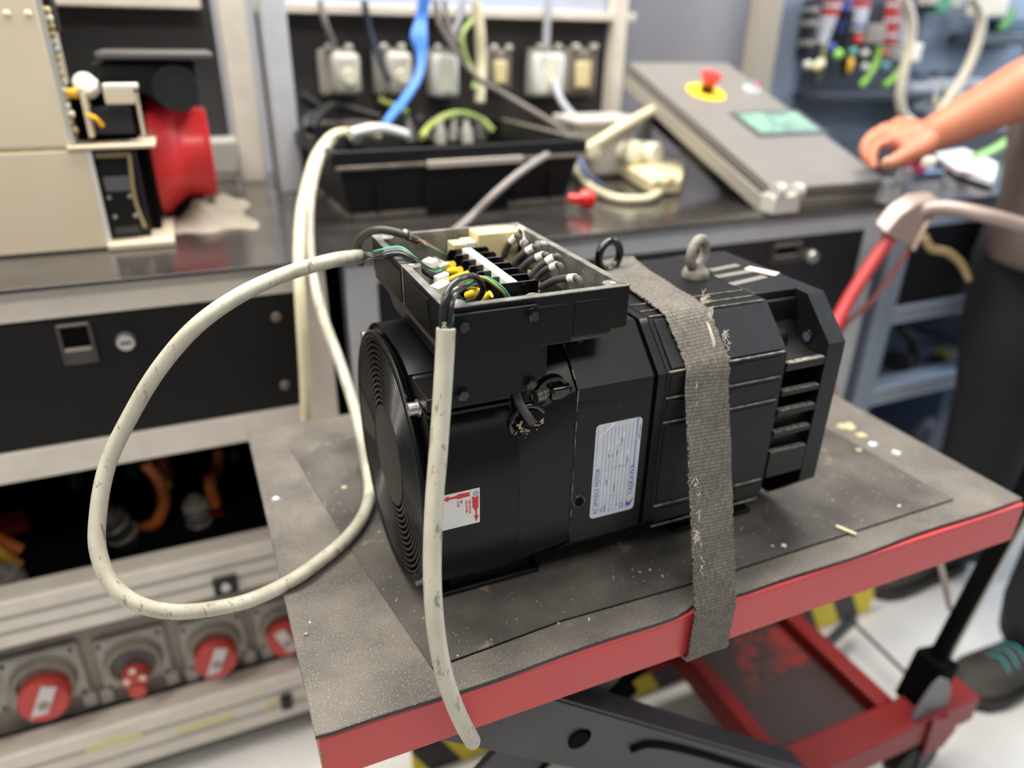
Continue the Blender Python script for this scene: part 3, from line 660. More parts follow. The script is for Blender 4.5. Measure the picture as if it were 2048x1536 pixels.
B(0.4812, YF+0.050, 0.905, 0.5290, YF+0.060, 0.9420).build('pocket_wall', M_motor_rough, mot, bevel=0.002)
hp = Vector((0.5282, 0.4895, 0.9085))
MB().torus(hp, (1, 0, 0), 0.0058, 0.0014, flat=0.6).build('bolt_hole', M_motor, mot)
MB().lathe(hp-Vector((0.0008, 0, 0)), (1, 0, 0), [(0, 0.0048), (0.002, 0.0048)], n=18).build('bolt_hole_bore', mat('bluish bore', (70, 80, 100), 0.4), mot)
M_dust = mat('dusty slot', (118, 113, 106), 0.6)
for (u0, v0, u1, v1) in ((1422, 541, 1476, 530), (1432, 554, 1502, 542), (1462, 569, 1530, 553)):
    a, b2 = at(u0, v0, z=ZT), at(u1, v1, z=ZT)
    MB().obox((a+b2)/2, b2-a, Vector((0, 0, 1)).cross(b2-a), Vector((0, 0, 1)), (b2-a).length/2, 0.0042, 0.0005).build('top_slot', M_dust, mot, bevel=0.0004)
a, b2 = at(1494, 536, z=ZT), at(1554, 549, z=ZT)
MB().obox((a+b2)/2, b2-a, Vector((0, 0, 1)).cross(b2-a), Vector((0, 0, 1)), (b2-a).length/2, 0.0065, 0.0005).build('white_label', M_white, mot)
# eyebolts
def eyebolt(base, nrm, Rr, r, m, name='eyebolt'):
    base = Vector(base); c = base+Vector((0, 0, 0.007+Rr+r*0.6))
    e = MB().torus(c, nrm, Rr, r, n=40, m=14).build(name, m, mot)
    MB().lathe(base, (0, 0, 1), [(0, r*2.6), (0.004, r*2.7), (0.0085, r*2.4), (0.0115, r*1.6), (0.014, r*1.2)], n=28).build('collar', m, e)
    return e
eyebolt((0.4589, 0.5843, ZT-0.001), (0.42, -0.90, 0), 0.0145, 0.0052, M_eye)['label'] = 'grey painted eyebolt'
eyebolt((0.3835, 0.631, ZT-0.008), (0.25, -0.97, 0), 0.0150, 0.0042, M_gloss)['label'] = 'glossy black eyebolt'

# ---- terminal box
BX0, BX1, BY0, BY1, BZ = 0.149, 0.3005, 0.4600, 0.6790, 0.9960
TB = 0.0055
tb = MB()
tb.box(BX0, BY0, 0.9615, BX1, BY0+TB, BZ-0.0008); tb.box(BX0, BY1-TB, 0.9615, BX1, BY1, BZ-0.0008)
tb.box(BX0, BY0+TB, 0.9615, BX0+TB, BY1-TB, BZ-0.0008); tb.box(BX1-TB, BY0+TB, 0.9615, BX1, BY1-TB, BZ-0.0008)
box = tb.build('terminal_box', M_box, mot, bevel=0.0008)
rim = MB(); z0, z1 = BZ-0.0008, BZ
rim.box(BX0-.0003, BY0-.0003, z0, BX1+.0003, BY0+TB+.0005, z1).box(BX0-.0003, BY1-TB, z0, BX1+.0003, BY1+.0003, z1)
rim.box(BX0-.0003, BY0+TB, z0, BX0+TB+.0005, BY1-TB, z1).box(BX1-TB-.0005, BY0+TB, z0, BX1+.0003, BY1-TB, z1)
rim.build('machined_rim', M_alu_raw, box, smooth=False)
li = MB(); q = BX0+TB; w2 = BX1-TB; e0 = BY0+TB; e1 = BY1-TB
li.box(q, e0, 0.962, q+.0006, e1, z0).box(w2-.0006, e0, 0.962, w2, e1, z0).box(q, e0, 0.962, w2, e0+.0006, z0).box(q, e1-.0006, 0.962, w2, e1, z0)
li.build('bare_inner_wall', M_alu_raw, box, smooth=False)
B(BX0+0.001, BY0+0.001, 0.955, BX1-0.001, BY1-0.001, 0.9615).build('box_floor', mat('dark box floor', (56, 52, 46), 0.6), box, smooth=False)
for x, y in ((BX0+0.010, BY0+0.010), (BX1-0.010, BY0+0.010), (BX0+0.010, BY1-0.010), (BX1-0.010, BY1-0.012), (BX0+0.008, 0.572), (BX1-0.008, 0.60)):
    bs = MB().cyl((x, y, 0.962), (x, y, BZ-0.0003), 0.0082, n=20).build('screw_boss', M_alu_raw, box)
    MB().cyl((x, y, BZ-0.0006), (x, y, BZ+0.0001), 0.0026, n=14).build('threaded_hole', mat('bright thread', (226, 222, 210), 0.3, metal=.5), bs)
# lower body of the box under the left part and throat to the motor
MB().prism([(BX0+0.0005, BY0+0.004, 0.962), (0.2330, BY0+0.004, 0.962), (0.2330, BY0+0.004, 0.9270), (0.176, BY0+0.004, 0.9270), (0.155, BY0+0.004, 0.9385)], (0, 0.170, 0)).build('box_body', M_box, mot, bevel=0.001)
B(0.200, 0.50, 0.935, 0.296, 0.652, 0.962).build('box_throat', M_box, mot, bevel=0.002)
# stepped outline of the long front wall
B(0.2225, BY0-0.0005, 0.9560, 0.2515, BY0+0.006, 0.9880).build('wall_panel', M_box, box, bevel=0.0012)
B(0.2525, BY0-0.0008, 0.9590, 0.2860, BY0+0.006, 0.9885).build('wall_panel', M_box, box, bevel=0.0012)
B(0.2870, BY0+0.001, 0.9640, 0.2975, BY0+0.006, 0.9885).build('wall_panel', M_box, box, bevel=0.0012)
for y0, y1 in ((0.50, 0.545), (0.575, 0.635)):
    B(BX0-0.0010, y0, 0.9620, BX0+0.001, y1, 0.990).build('wall_panel', M_box, box, bevel=0.0008)
MB().cyl((0.2632, 0.469, 0.950), (0.2632, 0.469, 0.960), 0.0028, n=14).build('locating_pin', M_box, box)
cp = MB(); pts = []
cx0, cx1, cz0, cz1 = 0.1500, 0.2222, 0.9205, 0.9912
for x, z in ((cx0, cz1), (cx0, cz0+.003), (cx0+.003, cz0), (cx1-.004, cz0), (cx1, cz0+.004), (cx1, cz1-0.003), (cx1-0.003, cz1)): pts.append((x, BY0-0.0032, z))
cover = cp.prism(pts, (0, 0.0036, 0)).build('cover_plate', M_box, mot, bevel=0.0008)
B(cx0+0.004, BY0+0.0002, cz0+0.003, cx1-0.002, BY0+0.006, cz1-0.004).build('gasket_block', M_box, cover)
for x, z in ((0.1608, 0.9823), (0.2154, 0.9834), (0.1595, 0.9282), (0.2149, 0.9276)):
    bt = MB().lathe((x, BY0-0.0034, z), (0, -1, 0), [(0, 0.0058), (0.0008, 0.0056), (0.0009, 0.0050)], n=24).build('bolt', M_box, cover)
    MB().lathe((x, BY0-0.0041, z), (0, -1, 0), [(0, 0.0046), (0.0034, 0.0046), (0.0041, 0.0036)], n=6).build('bolt_head', M_gloss, bt, smooth=False)
# ---- terminal block and wiring inside the box
ZB2 = 0.9615
tbk = B(0.2120, 0.5290, ZB2, 0.2535, 0.6430, 0.9700).build('terminal_block', M_box, mot, bevel=0.0005)
B(0.2190, 0.5290, 0.9700, 0.2465, 0.6430, 0.9770).build('block_core', M_box, tbk)
for k in range(7):
    y = 0.5295+0.0188*k
    pts = [(0.2118, ZB2), (0.2118, 0.9775), (0.2145, 0.9845), (0.2522, 0.9845), (0.2545, 0.982), (0.2545, ZB2)]
    MB().prism([(x, y, z) for x, z in pts], (0, 0.0020, 0)).build('divider', M_gloss, tbk, smooth=False)
for k in range(6):
    y = 0.5295+0.0188*k+0.0104
    for x in (0.2155, 0.2505):
        MB().lathe((x, y, 0.9700), (0, 0, 1), [(0, 0.0034), (0.0018, 0.0034), (0.0024, 0.0026)], n=14).build('terminal_screw', M_steel, tbk)
for k in range(6):
    y = 0.5310+0.0188*k
    B(0.2265, y-0.001, 0.9770, 0.2355, y+0.0165, 0.9853).build('marker_tag', M_paper, tbk, bevel=0.0003)
for k, s in enumerate(('W', 'V', 'U', 'W', 'V', 'U')):
    text('print', s, 0.0040, (0.2285, 0.5360+0.0188*k, 0.9854), (1, 0, 0), (0, 1, 0), M_ink, tbk)
MB().lathe((0.2290, 0.5288, 0.9690), (0, -1, 0), [(0, 0.0030), (0.0016, 0.0030), (0.0024, 0.0020)], n=16).build('terminal_screw', M_steel, tbk)
rb = B(0.2440, 0.6470, 0.9620, 0.2880, 0.6720, 0.9965).build('relay_box', M_beige, mot, bevel=0.0018)
rb['label'] = 'beige plastic relay box'
cn = B(0.2200, 0.6480, 0.9700, 0.2320, 0.6660, 0.9880).build('plug_connector', mat('yellowish clear plastic', (206, 200, 150), 0.35), mot, bevel=0.0008)
B(0.2322, 0.6475, 0.9690, 0.2436, 0.6665, 0.9890).build('connector_latch', M_offwhite, cn, bevel=0.0008)
MB().tube([(0.288, 0.660, 0.990), (0.2935, 0.658, 0.996), (0.2960, 0.652, 0.994), (0.2940, 0.645, 0.982)], 0.0022, n=8).build('white_lead', M_white, mot)
sb = B(0.2600, 0.4780, ZB2, 0.2870, 0.5000, 0.9780).build('small_terminal', M_gloss, mot, bevel=0.0005)
B(0.2670, 0.4840, 0.9780, 0.2760, 0.4900, 0.9795).build('marker_tag', M_paper, sb)
M_lead = mat('matt black lead', (70, 68, 66), 0.5)
def lead(a, b2, z0=0.972, z1=0.991, r=0.0031, tailend=True):
    p0 = at(*a, z=z0); p1 = at(*b2, z=z1); d = (p1-p0)
    pts = [p0, p0.lerp(p1, 0.5)+Vector((0, 0, 0.0025)), p1]
    if tailend: pts += [p1+d.normalized()*0.008+Vector((0, 0, -0.003)), p1+d.normalized()*0.0125+Vector((0, 0, -0.014))]
    o = MB().tube(pts, r, n=12).build('motor_lead', M_lead, mot)
    dd = (p1-pts[1]).normalized()
    fr_ = MB().cyl(p1-dd*0.0045, p1+dd*0.003, r+0.0006, n=16).build('number_sleeve', M_paper, o)
    MB().cyl(p0-dd*0.004, p0+dd*0.006, r*0.72, r, n=12).build('crimp_barrel', M_wire_grey, o)
lead((1006, 512), (1028, 478)); lead((1024, 532), (1062, 498)); lead((1038, 542), (1082, 512)); lead((1058, 556), (1102, 518)); lead((1070, 560), (1110, 532), r=0.0029); lead((1082, 574), (1146, 556))
lead((1040, 500), (1048, 486), tailend=True)
B(0.2700, 0.560, 0.9620, 0.2712, 0.585, 0.9760).build('terminal_tab', mat('pale tab', (206, 196, 120), 0.5), mot)
def crimp(a, b2, z0=0.974, z1=0.982):
    p0, p1 = at(*a, z=z0), at(*b2, z=z1); d = (p1-p0)
    MB().lathe(p0, d, [(0, 0.0026), (0.001, 0.0034), (d.length*0.6, 0.0035), (d.length*0.8, 0.0028), (d.length, 0.0034)], n=14).build('crimp_sleeve', M_yel, mot)
crimp((878, 533), (906, 529)); crimp((888, 545), (921, 540)); crimp((902, 560), (936, 548)); crimp((932, 592), (968, 580)); crimp((955, 604), (982, 588), 0.972, 0.98); crimp((940, 572), (950, 570))
# white tags and small boxes at the left of the block
def tagbox(c, hx, hy, hz, rot, m=M_paper, name='wire_tag'):
    rz = Matrix.Rotation(R(rot), 3, 'Z')
    return MB().obox(c, rz @ Vector((1, 0, 0.2)), rz @ Vector((0, 1, 0)), Vector((0, 0, 1)), hx, hy, hz).build(name, m, mot, bevel=0.0005)
tagbox(at(860, 525, z=0.984), 0.0045, 0.0062, 0.0026, 25); tagbox(at(883, 557, z=0.982), 0.0058, 0.0036, 0.0036, 10); tagbox(at(881, 578, z=0.978), 0.0070, 0.006, 0.0045, 20, M_offwhite, 'white_connector')
tagbox(at(900, 585, z=0.972), 0.0065, 0.005, 0.004, 10, M_offwhite, 'white_connector')
tagbox(at(866, 548, z=0.972), 0.010, 0.014, 0.010, 8, mat('pale grey block', (150, 150, 138), 0.5), 'junction_block')
# small coloured leads coming from the encoder cable at the back left
cols = [(190, 70, 50), (44, 120, 90), (40, 52, 96), (200, 120, 60), (60, 60, 62), (36, 96, 70)]
for k in range(6):
    m_ = mat('thin lead %d' % k, cols[k], 0.45)
    p = [at(832+k, 482-k*1.5, z=0.996), at(848+k*1.2, 482+k*2, z=1.0), at(864+k*2.2, 492+k*2, z=0.993), at(884+k*2, 506+k, z=0.982)]
    MB().tube(p, 0.00085, n=6).build('thin_lead', m_, mot)
enc = MB().tube([at(722, 528, z=0.955), at(716, 498, z=0.975), at(724, 474, z=0.995), at(752, 460, z=1.006), at(782, 462, z=1.006), at(812, 471, z=1.002), at(836, 482, z=0.996)], 0.0038, n=12).build('sensor_cable', M_wire_grey, mot)
a = at(805, 468, z=1.003); b2 = at(812, 470, z=1.002)
MB().cyl(a, b2, 0.0050, n=16).build('number_sleeve', M_beige, enc)
MB().tube([at(818, 462, z=1.006), at(822, 470, z=1.004), at(821, 480, z=1.0)], 0.0012, n=8).build('cable_tie', M_lead, enc)
MB().tube([at(1045, 598, z=0.978), at(1060, 589, z=0.982), at(1078, 590, z=0.980), at(1088, 596, z=0.975)], 0.0013, n=8).build('thin_lead', mat('grey thin lead', (120, 118, 114), .5), mot)

# ================================================================== POWER CABLES
CR = 0.0067
e0p = at(719, 513, x=0.136)
c1 = [e0p, at(660, 522, d=0.645), at(580, 545, d=0.635), at(480, 590, d=0.60), at(395, 650, d=0.585), at(320, 735, d=0.59), at(262, 830, d=0.60), at(215, 930, d=0.605), at(196, 1030, d=0.605), at(196, 1100, d=0.605), at(222, 1165, d=0.605), at(270, 1205, d=0.61), at(340, 1223, d=0.625), at(420, 1218, d=0.65), at(500, 1200, d=0.668)]
for u, v in ((585, 1160), (640, 1122), (690, 1080), (725, 1035), (739, 990)): c1.append(at(u, v, z=0.7085))
c1 += [at(735, 940, z=0.7095), at(722, 870, d=0.86), at(704, 800, d=0.91), at(678, 720, d=0.94), at(648, 640, d=0.955), at(627, 560, d=0.97), at(618, 470, d=1.03), at(622, 390, d=1.08), at(640, 320, d=1.14), at(672, 275, d=1.21), at(720, 262, d=1.27), at(752, 270, d=1.30)]
cb = MB().tube(c1, CR, n=20, seg=10).build('power_cable', M_cable, smooth=True)
tag(cb, 'long dirty cream power cable looping left of the cart from motor to bench box', 'cable')
b0 = Vector(cb['_L'])
def wire(pts, r, m, parent, name='core_wire'): return MB().tube(pts, r, n=10).build(name, m, parent)
rim0 = at(783, 505, z=1.001)
for k, (m_, dv) in enumerate(((M_wire, 0), (M_wire, 5), (M_green, -7), (M_wire, -3))):
    wire([e0p+(e0p-c1[1]).normalized()*-0.01+Vector((0, 0, 0.002*(k-1.5))), e0p+Vector((0.004, 0, 0.0022*(1.0-k*0.6))), at(762, 508+dv*0.9, z=1.001), at(800, 503+dv, z=1.0035), at(828, 520+dv*0.5, z=0.997), at(852+3*k, 546-2*k, z=0.985), at(878+2*k, 560-9*k, z=0.978)], 0.0022 if k != 2 else 0.0019, m_, cb)
c2 = [at(892, 657, y=0.444), at(889, 720, y=0.440), at(884, 800, y=0.433), at(877, 900, y=0.422), at(869, 1000, y=0.412), at(865, 1090, y=0.402), at(865, 1170, y=0.393), at(872, 1260, y=0.384), at(886, 1340, y=0.377), at(905, 1400, y=0.374), at(926, 1448, y=0.376), at(945, 1482, y=0.384)]
cb2 = MB().tube(c2, CR, n=22, seg=10, capround=True).build('power_cable', M_cable)
tag(cb2, 'short dirty cream cable hanging down in front of the motor and cart edge', 'cable')
t0 = c2[0]
for k, (m_, du, r) in enumerate(((M_wire, -7, 0.00260), (M_wire_blue, -1, 0.0009), (M_wire, 7, 0.00250), (M_green, 12, 0.0014))):
    if m_ is M_green:
        pp = [t0+Vector((0.003, 0.003, -0.006)), at(903, 640, y=0.4495), at(905, 602, y=0.454), at(922, 576, y=0.472), at(946, 564, y=0.486), at(975, 556, z=1.0), at(1003, 575, z=0.992), at(1024, 603, z=0.978)]
    elif k == 2:
        pp = [t0+Vector((0.002, 0, -0.006)), at(899, 635, y=0.446), at(905, 598, y=0.452), at(925, 576, y=0.468), at(948, 572, z=0.985), at(962, 560, z=0.982)]
    else:
        pp = [t0+Vector((-0.003+k*.002, -0.001, -0.006)), at(886+k*4, 630, y=0.446), at(891+k*4, 595, y=0.450), at(908+k*3, 566, y=0.458), at(935, 553+2*k, y=0.468), at(958-k, 561+k, z=1.003), at(966-2*k, 580, z=0.993), at(955-2*k, 598, z=0.984), at(935, 606, z=0.977)]
    wire(pp, r, m_, cb2)
pp = [at(908, 572, y=0.4575), at(935, 558, y=0.467), at(975, 560, z=0.999), at(1003, 580, z=0.990), at(1018, 602, z=0.978)]
wire(pp, 0.0015, mat('yellow earth stripe', (196, 178, 96), 0.4), cb2)
text('print', 'N2', 0.0045, at(884, 645, y=0.4415), (0, 0, -1), (1, 0, 0), M_paper, cb2)

# ================================================================== STRAP
path = [(0.380, 0.86, 0.640), (0.381, 0.892, 0.648), (0.383, 0.893, 0.690), (0.392, 0.885, 0.7045), (0.402, 0.712, 0.885), (0.407, 0.6925, 0.915), (0.4075, 0.660, 0.9518), (0.3985, 0.625, 0.9522), (0.3925, 0.575, 0.9522), (0.3875, 0.530, 0.9522), (0.3845, 0.500, 0.9518), (0.3855, 0.4925, 0.9470), (0.3880, 0.4630, 0.9160), (0.3878, 0.4590, 0.9080), (0.3860, 0.4560, 0.895), (0.3835, 0.4370, 0.840), (0.3810, 0.4170, 0.780), (0.3780, 0.3935, 0.710), (0.3775, 0.3900, 0.700), (0.3775, 0.3900, 0.670), (0.3775, 0.3905, 0.6445), (0.378, 0.398, 0.6415), (0.379, 0.43, 0.6410)]
mbx = MB(); secs = []; uvs = []; P = []
for k in range(len(path)-1):
    a, b2 = Vector(path[k]), Vector(path[k+1]); n = max(1, int((b2-a).length/0.004))
    for j in range(n): P.append(a.lerp(b2, j/n))
P.append(Vector(path[-1])); dist = 0; W = 0.0228
mbx.uv = []
for k, p in enumerate(P):
    if k: dist += (p-P[k-1]).length
    tdir = (P[min(k+2, len(P)-1)]-P[max(k-2, 0)]).normalized()
    wd = (Vector((1, 0, 0))-tdir*tdir.x).normalized(); nn = tdir.cross(wd).normalized()
    if nn.dot(p-Vector((p.x, 0.6, 0.8))) < 0: nn = -nn
    jl = 0.0006*math.sin(dist*900)+random.uniform(-.0004, .0004)
    row = []; M_ = 10
    for j in range(M_+1):
        s_ = -1+2*j/M_; wv = 0.0004*math.sin(dist*120+s_*3)
        row.append((p+wd*(W*s_+(jl if j in (0, M_) else 0))+nn*(0.0010+wv), (W*s_, dist)))
    for j in range(M_, -1, -1):
        s_ = -1+2*j/M_
        row.append((p+wd*(W*s_)-nn*0.0006, (W*s_, dist)))
    secs.append([q[0] for q in row]); uvs += [q[1] for q in row]
mbx.loft(secs); mbx.uv = uvs
strap = mbx.build('tie_down_strap', M_strap, angle=60)
tag(strap, 'frayed grey webbing strap pulled over the motor and around the cart table', 'strap')
def fray(cu, cv, pl, n, L_, spread, dirx=-1, name='frayed_threads', m=mat('pale thread', (196, 188, 172), 0.7)):
    mb = MB()
    for k in range(n):
        p = at(cu+random.uniform(-2, 2), cv+random.uniform(-spread, spread), **pl)+Vector((0, -0.002, 0))
        pts = [p-Vector((dirx*0.003, 0, 0))]; d = Vector((dirx*random.uniform(0.2, 1), random.uniform(-.6, .1), random.uniform(-1, 0.8)))
        for j in range(3):
            pts.append(pts[-1]+d.normalized()*L_*random.uniform(.5, 1.1)/3); d += Vector((random.uniform(-.8, .8), random.uniform(-.5, .5), random.uniform(-.8, .8)))
        mb.tube(pts, 0.00022, n=4, seg=3)
    mb.build(name, m, strap)['kind'] = 'stuff'
fray(1378, 905, dict(y=0.444), 10, 0.006, 8); fray(1383, 962, dict(y=0.434), 26, 0.013, 14); fray(1388, 985, dict(y=0.430), 22, 0.010, 10)
fray(1390, 1075, dict(y=0.414), 16, 0.010, 14); fray(1392, 1030, dict(y=0.42), 8, 0.005, 12); fray(1385, 820, dict(y=0.452), 10, 0.003, 60); fray(1458, 700, dict(y=0.461), 14, 0.0035, 20, 1)
fray(1448, 668, dict(y=0.466), 16, 0.008, 8, 1); fray(1405, 600, dict(z=0.953), 22, 0.012, 5, 1); fray(1420, 625, dict(z=0.953), 14, 0.008, 8, 1); fray(1395, 1130, dict(y=0.40), 8, 0.004, 20)
fm = MB()
for k in range(5):
    fm.tube([at(1408+k*1.2, 645+k, y=0.4745)+Vector((0, -.003, 0.002)), at(1416+k*1.2, 668, y=0.466)+Vector((0, -.003, .001)), at(1424+k, 694-k*2, y=0.4588)+Vector((0, -.002, 0))], 0.00022, n=5)
fm.build('frayed_threads', mat('pale thread', 0), strap)['kind'] = 'stuff'

# ================================================================== WORKBENCHES
def zf(u, v, y=BY): return at(u, v, y=y).z
def xf(u, v, y=BY): return at(u, v, y=y).x
Z_TR = (0.843, 0.884); Z_MR = (0.624, 0.668)
Z3 = (zf(0, 1300), zf(0, 1209)); Z4 = (zf(598, 1428), zf(598, 1345))
def rail(x0, x1, z0, z1, m, parent, y0=BY, d=0.045, name='frame_rail', grooves=1):
    o = B(x0, y0, z0, x1, y0+d, z1).build(name, m, parent, bevel=0.002)
    h = z1-z0
    for k in range(grooves):
        zc = z0+h*(k+1)/(grooves+1)
        B(x0, y0-0.0004, zc-0.0035, x1, y0+0.001, zc+0.0035).build('profile_groove', mat('groove shade', (150, 148, 144), 0.5, metal=.2), o, smooth=False) if grooves > 1 else None
    return o
def post(x0, x1, z0, z1, m, parent, y0=BY, d=0.045): return B(x0, y0, z0, x1, y0+d, z1).build('frame_post', m, parent, bevel=0.002)
# --- left bench
ba = thing('workbench', (-0.4, 1.2, 0), 'left aluminium framed workbench with glossy dark top and lockable drawer', 'workbench')
AX1 = 0.150
wt = B(-1.3, 0.985, 0.884, 0.1485, 1.72, 0.890).build('worktop', M_worktop, ba, bevel=0.001)
rail(-1.3, AX1-0.04, *Z_TR, M_alu, ba); rail(-1.3, AX1-0.04, *Z_MR, M_alu, ba); rail(-1.3, AX1-0.04, *Z3, M_alu, ba, grooves=2); rail(-1.3, AX1-0.04, *Z4, M_alu, ba, grooves=2)
post(AX1-0.04, AX1, 0.08, Z_TR[1], M_alu, ba); post(AX1-0.04, AX1, 0.08, Z_TR[1], M_alu, ba, y0=1.62)
B(AX1-0.04, 1.045, 0.30, AX1-0.036, 1.62, 0.884).build('side_panel', M_back2, ba, smooth=False)
B(-1.3, 1.045, Z4[0]+.01, AX1-0.04, 1.60, Z4[0]+0.02).build('bottom_shelf', M_back2, ba, smooth=False)
B(-1.3, 1.60, 0.1, AX1-0.04, 1.61, 0.88).build('rear_panel', M_dark, ba, smooth=False)
B(-1.3, 1.045, Z3[0]+0.03, AX1-0.04, 1.60, Z3[0]+0.04).build('middle_shelf', M_dark, ba, smooth=False)
B(-1.3, 1.06, 0.664, AX1-0.04, 1.60, 0.670).build('drawer_floor', M_dark, ba, smooth=False)
dr = B(-0.62, BY+0.003, Z_MR[1]+0.002, AX1-0.041, BY+0.02, Z_TR[0]-0.003).build('drawer', M_drawer, ba, bevel=0.001)
def pull(u0, v0, u1, v1, y, parent):
    a, b2 = at(u0, v0, y=y), at(u1, v1, y=y); x0, x1, z0, z1 = a.x, b2.x, b2.z, a.z
    f = MB(); t = (x1-x0)*0.12
    f.box(x0, y-0.003, z0, x0+t, y+0.003, z1).box(x1-t, y-0.003, z0, x1, y+0.003, z1).box(x0+t, y-0.003, z1-t*1.1, x1-t, y+0.003, z1).box(x0+t, y-0.003, z0, x1-t, y+0.003, z0+(z1-z0)*0.36)
    h = f.build('drawer_pull', mat('matt grey pull', (62, 58, 57), 0.5), parent, bevel=0.001)
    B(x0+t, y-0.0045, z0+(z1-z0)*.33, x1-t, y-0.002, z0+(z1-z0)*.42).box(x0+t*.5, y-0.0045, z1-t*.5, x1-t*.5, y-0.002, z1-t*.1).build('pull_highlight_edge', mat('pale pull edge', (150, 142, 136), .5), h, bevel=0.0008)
    B(x0+t, y-0.0005, z0+(z1-z0)*.36, x1-t, y+0.0005, z1-t).build('pull_recess', M_dark, parent, smooth=False)
def lock(u, v, r, y, parent):
    p = at(u, v, y=y); k = MB().lathe(p, (0, -1, 0), [(0, r), (0.006, r), (0.010, r*0.82)], n=28).build('lock', M_steel, parent)
    B(p.x-r*0.5, p.y-0.0106, p.z-r*0.12, p.x+r*0.5, p.y-0.0098, p.z+r*0.12).build('key_slot', M_dark, parent)
pull(108, 650, 200, 722, BY+0.002, dr); lock(252, 681, 0.0125, BY+0.003, dr)
for u, v in ((553, 634), (570, 770)):
    MB().sphere(at(u, v, y=BY+0.002), 0.0075, n=10, sc=(1, 0.5, 1)).build('button_screw', mat('dull screw', (120, 108, 100), 0.4, metal=.4), dr)
B(xf(1400/2.844, 590), BY-0.0006, zf(495, 592), xf(530, 588), BY+0.001, zf(495, 592)+0.004).build('small_label', M_white, ba) if False else None
# tape strips and fittings of the low rail
for u0, u1, v in ((170, 285, 1478), (355, 470, 1440), (530, 580, 1398)):
    a, b2 = at(u0, v+20, y=BY), at(u1, v-8, y=BY)
    B(a.x, BY-0.0012, (a.z+b2.z)/2-0.008, b2.x, BY+0.0005, (a.z+b2.z)/2+0.008).build('tape_strip', M_tape, ba, smooth=False)
p = at(575, 1400, y=BY); B(p.x-0.012, BY-0.012, p.z-0.012, p.x+0.008, BY, p.z+0.016).build('corner_catch', M_black, ba, bevel=0.003)
p = at(451, 1168, y=BY); ct = B(p.x-0.018, BY-0.008, p.z-0.016, p.x+0.018, BY, p.z+0.016).build('panel_catch', M_black, ba, bevel=0.002)
MB().lathe((p.x, BY-0.008, p.z), (0, -1, 0), [(0, 0.008), (0.003, 0.007)], n=18).build('catch_screw', M_steel, ct)
# outlets behind the lower window
B(-1.3, 1.062, Z4[1]-0.01, AX1-0.04, 1.07, Z3[0]+0.01).build('outlet_panel', M_sockdark, ba, smooth=False)
def outlet(uc, vc, size, kind, label):
    p = at(uc, vc, y=1.058); s = size/2
    o = B(p.x-s, 1.050, p.z-s, p.x+s, 1.0615, p.z+s).build('flange_socket', M_sock, bevel=0.006)
    tag(o, label, 'socket', 'three phase sockets under the left bench')
    for sx in (-1, 1):
        for sz in (-1, 1):
            MB().lathe((p.x+sx*s*0.82, 1.0500, p.z+sz*s*0.82), (0, -1, 0), [(0, 0.0035), (0.0018, 0.003)], n=12).build('screw', M_dark, o)
    MB().lathe((p.x, 1.050, p.z), (0, -1, 0), [(0, s*0.84), (0.006, s*0.82), (0.014, s*0.74), (0.014, s*0.66), (0.004, s*0.62)], n=36).build('socket_collar', M_sockdark, o)
    if kind == 'cap':
        q = Vector((p.x, 1.040, p.z-s*0.32))
        cp_ = MB().lathe(q, (0, -1, 0.15), [(0, s*0.66), (0.022, s*0.64), (0.026, s*0.58)], n=36).build('socket_cap', M_reddull, o)
        rot = R(random.choice((22, -20, -14))) if label.find('left') < 0 else R(25)
        ax = Vector((math.sin(rot), 0, math.cos(rot)))
        MB().obox(q+Vector((0, -0.0275, 0.004)), ax, Vector((ax.z, 0, -ax.x)), Vector((0, 1, 0)), s*0.60, s*0.19, 0.0012).build('white_tape', mat('white cloth tape', (206, 198, 196), .7), cp_, bevel=0.0004)
        MB().lathe(q+Vector((0, -0.028, 0.002)), (0, -1, 0), [(0, s*0.15), (0.003, s*0.13)], n=18).build('cap_hub', M_sockdark, cp_)
    else:
        MB().lathe((p.x, 1.0440, p.z), (0, -1, 0), [(0, s*0.60), (0.001, s*0.60)], n=32).build('dark_face', mat('dark grey face', (84, 80, 78), .5), o)
        pl = MB().lathe((p.x, 1.040, p.z-s*0.36), (0, -1, 0), [(0, s*0.38), (0.02, s*0.36), (0.022, s*0.30)], n=28).build('red_plug', M_reddull, o)
        MB().lathe((p.x, 1.034, p.z-s*0.72), (0, -1, 0), [(0, s*0.26), (0.02, s*0.24)], n=24).build('plug_lobe', M_reddull, pl)
        for dx, dz in ((-0.22, -0.24), (0.22, -0.24), (0, 0.12)):
            MB().lathe((p.x+dx*s, 1.017, p.z+dz*s), (0, -1, 0), [(0, s*0.10), (0.002, s*0.09)], n=14).build('pin_hole', M_offwhite, pl)
outlet(90, 1352, 0.112, 'cap', 'large red capped socket at the left frame edge under the left bench')
outlet(268, 1312, 0.106, 'pins', 'socket with small red pin plug between the two large red caps')
outlet(428, 1278, 0.104, 'cap', 'red capped socket with white tape right of the red pin plug')
outlet(566, 1240, 0.098, 'cap', 'red capped socket partly hidden by the cart mat corner')
outlet(-70, 1386, 0.106, 'pins', 'grey flange socket outermost left below the bench')
for k, (u, v) in enumerate(((182, 1395), (215, 1388), (345, 1352), (385, 1345), (500, 1310), (535, 1300))):
    p = at(u, v, y=1.055)
    B(p.x-0.010, 1.048, p.z-0.013, p.x+0.010, 1.0615, p.z+0.013).build('switch_block', M_sock, ba, bevel=0.002)
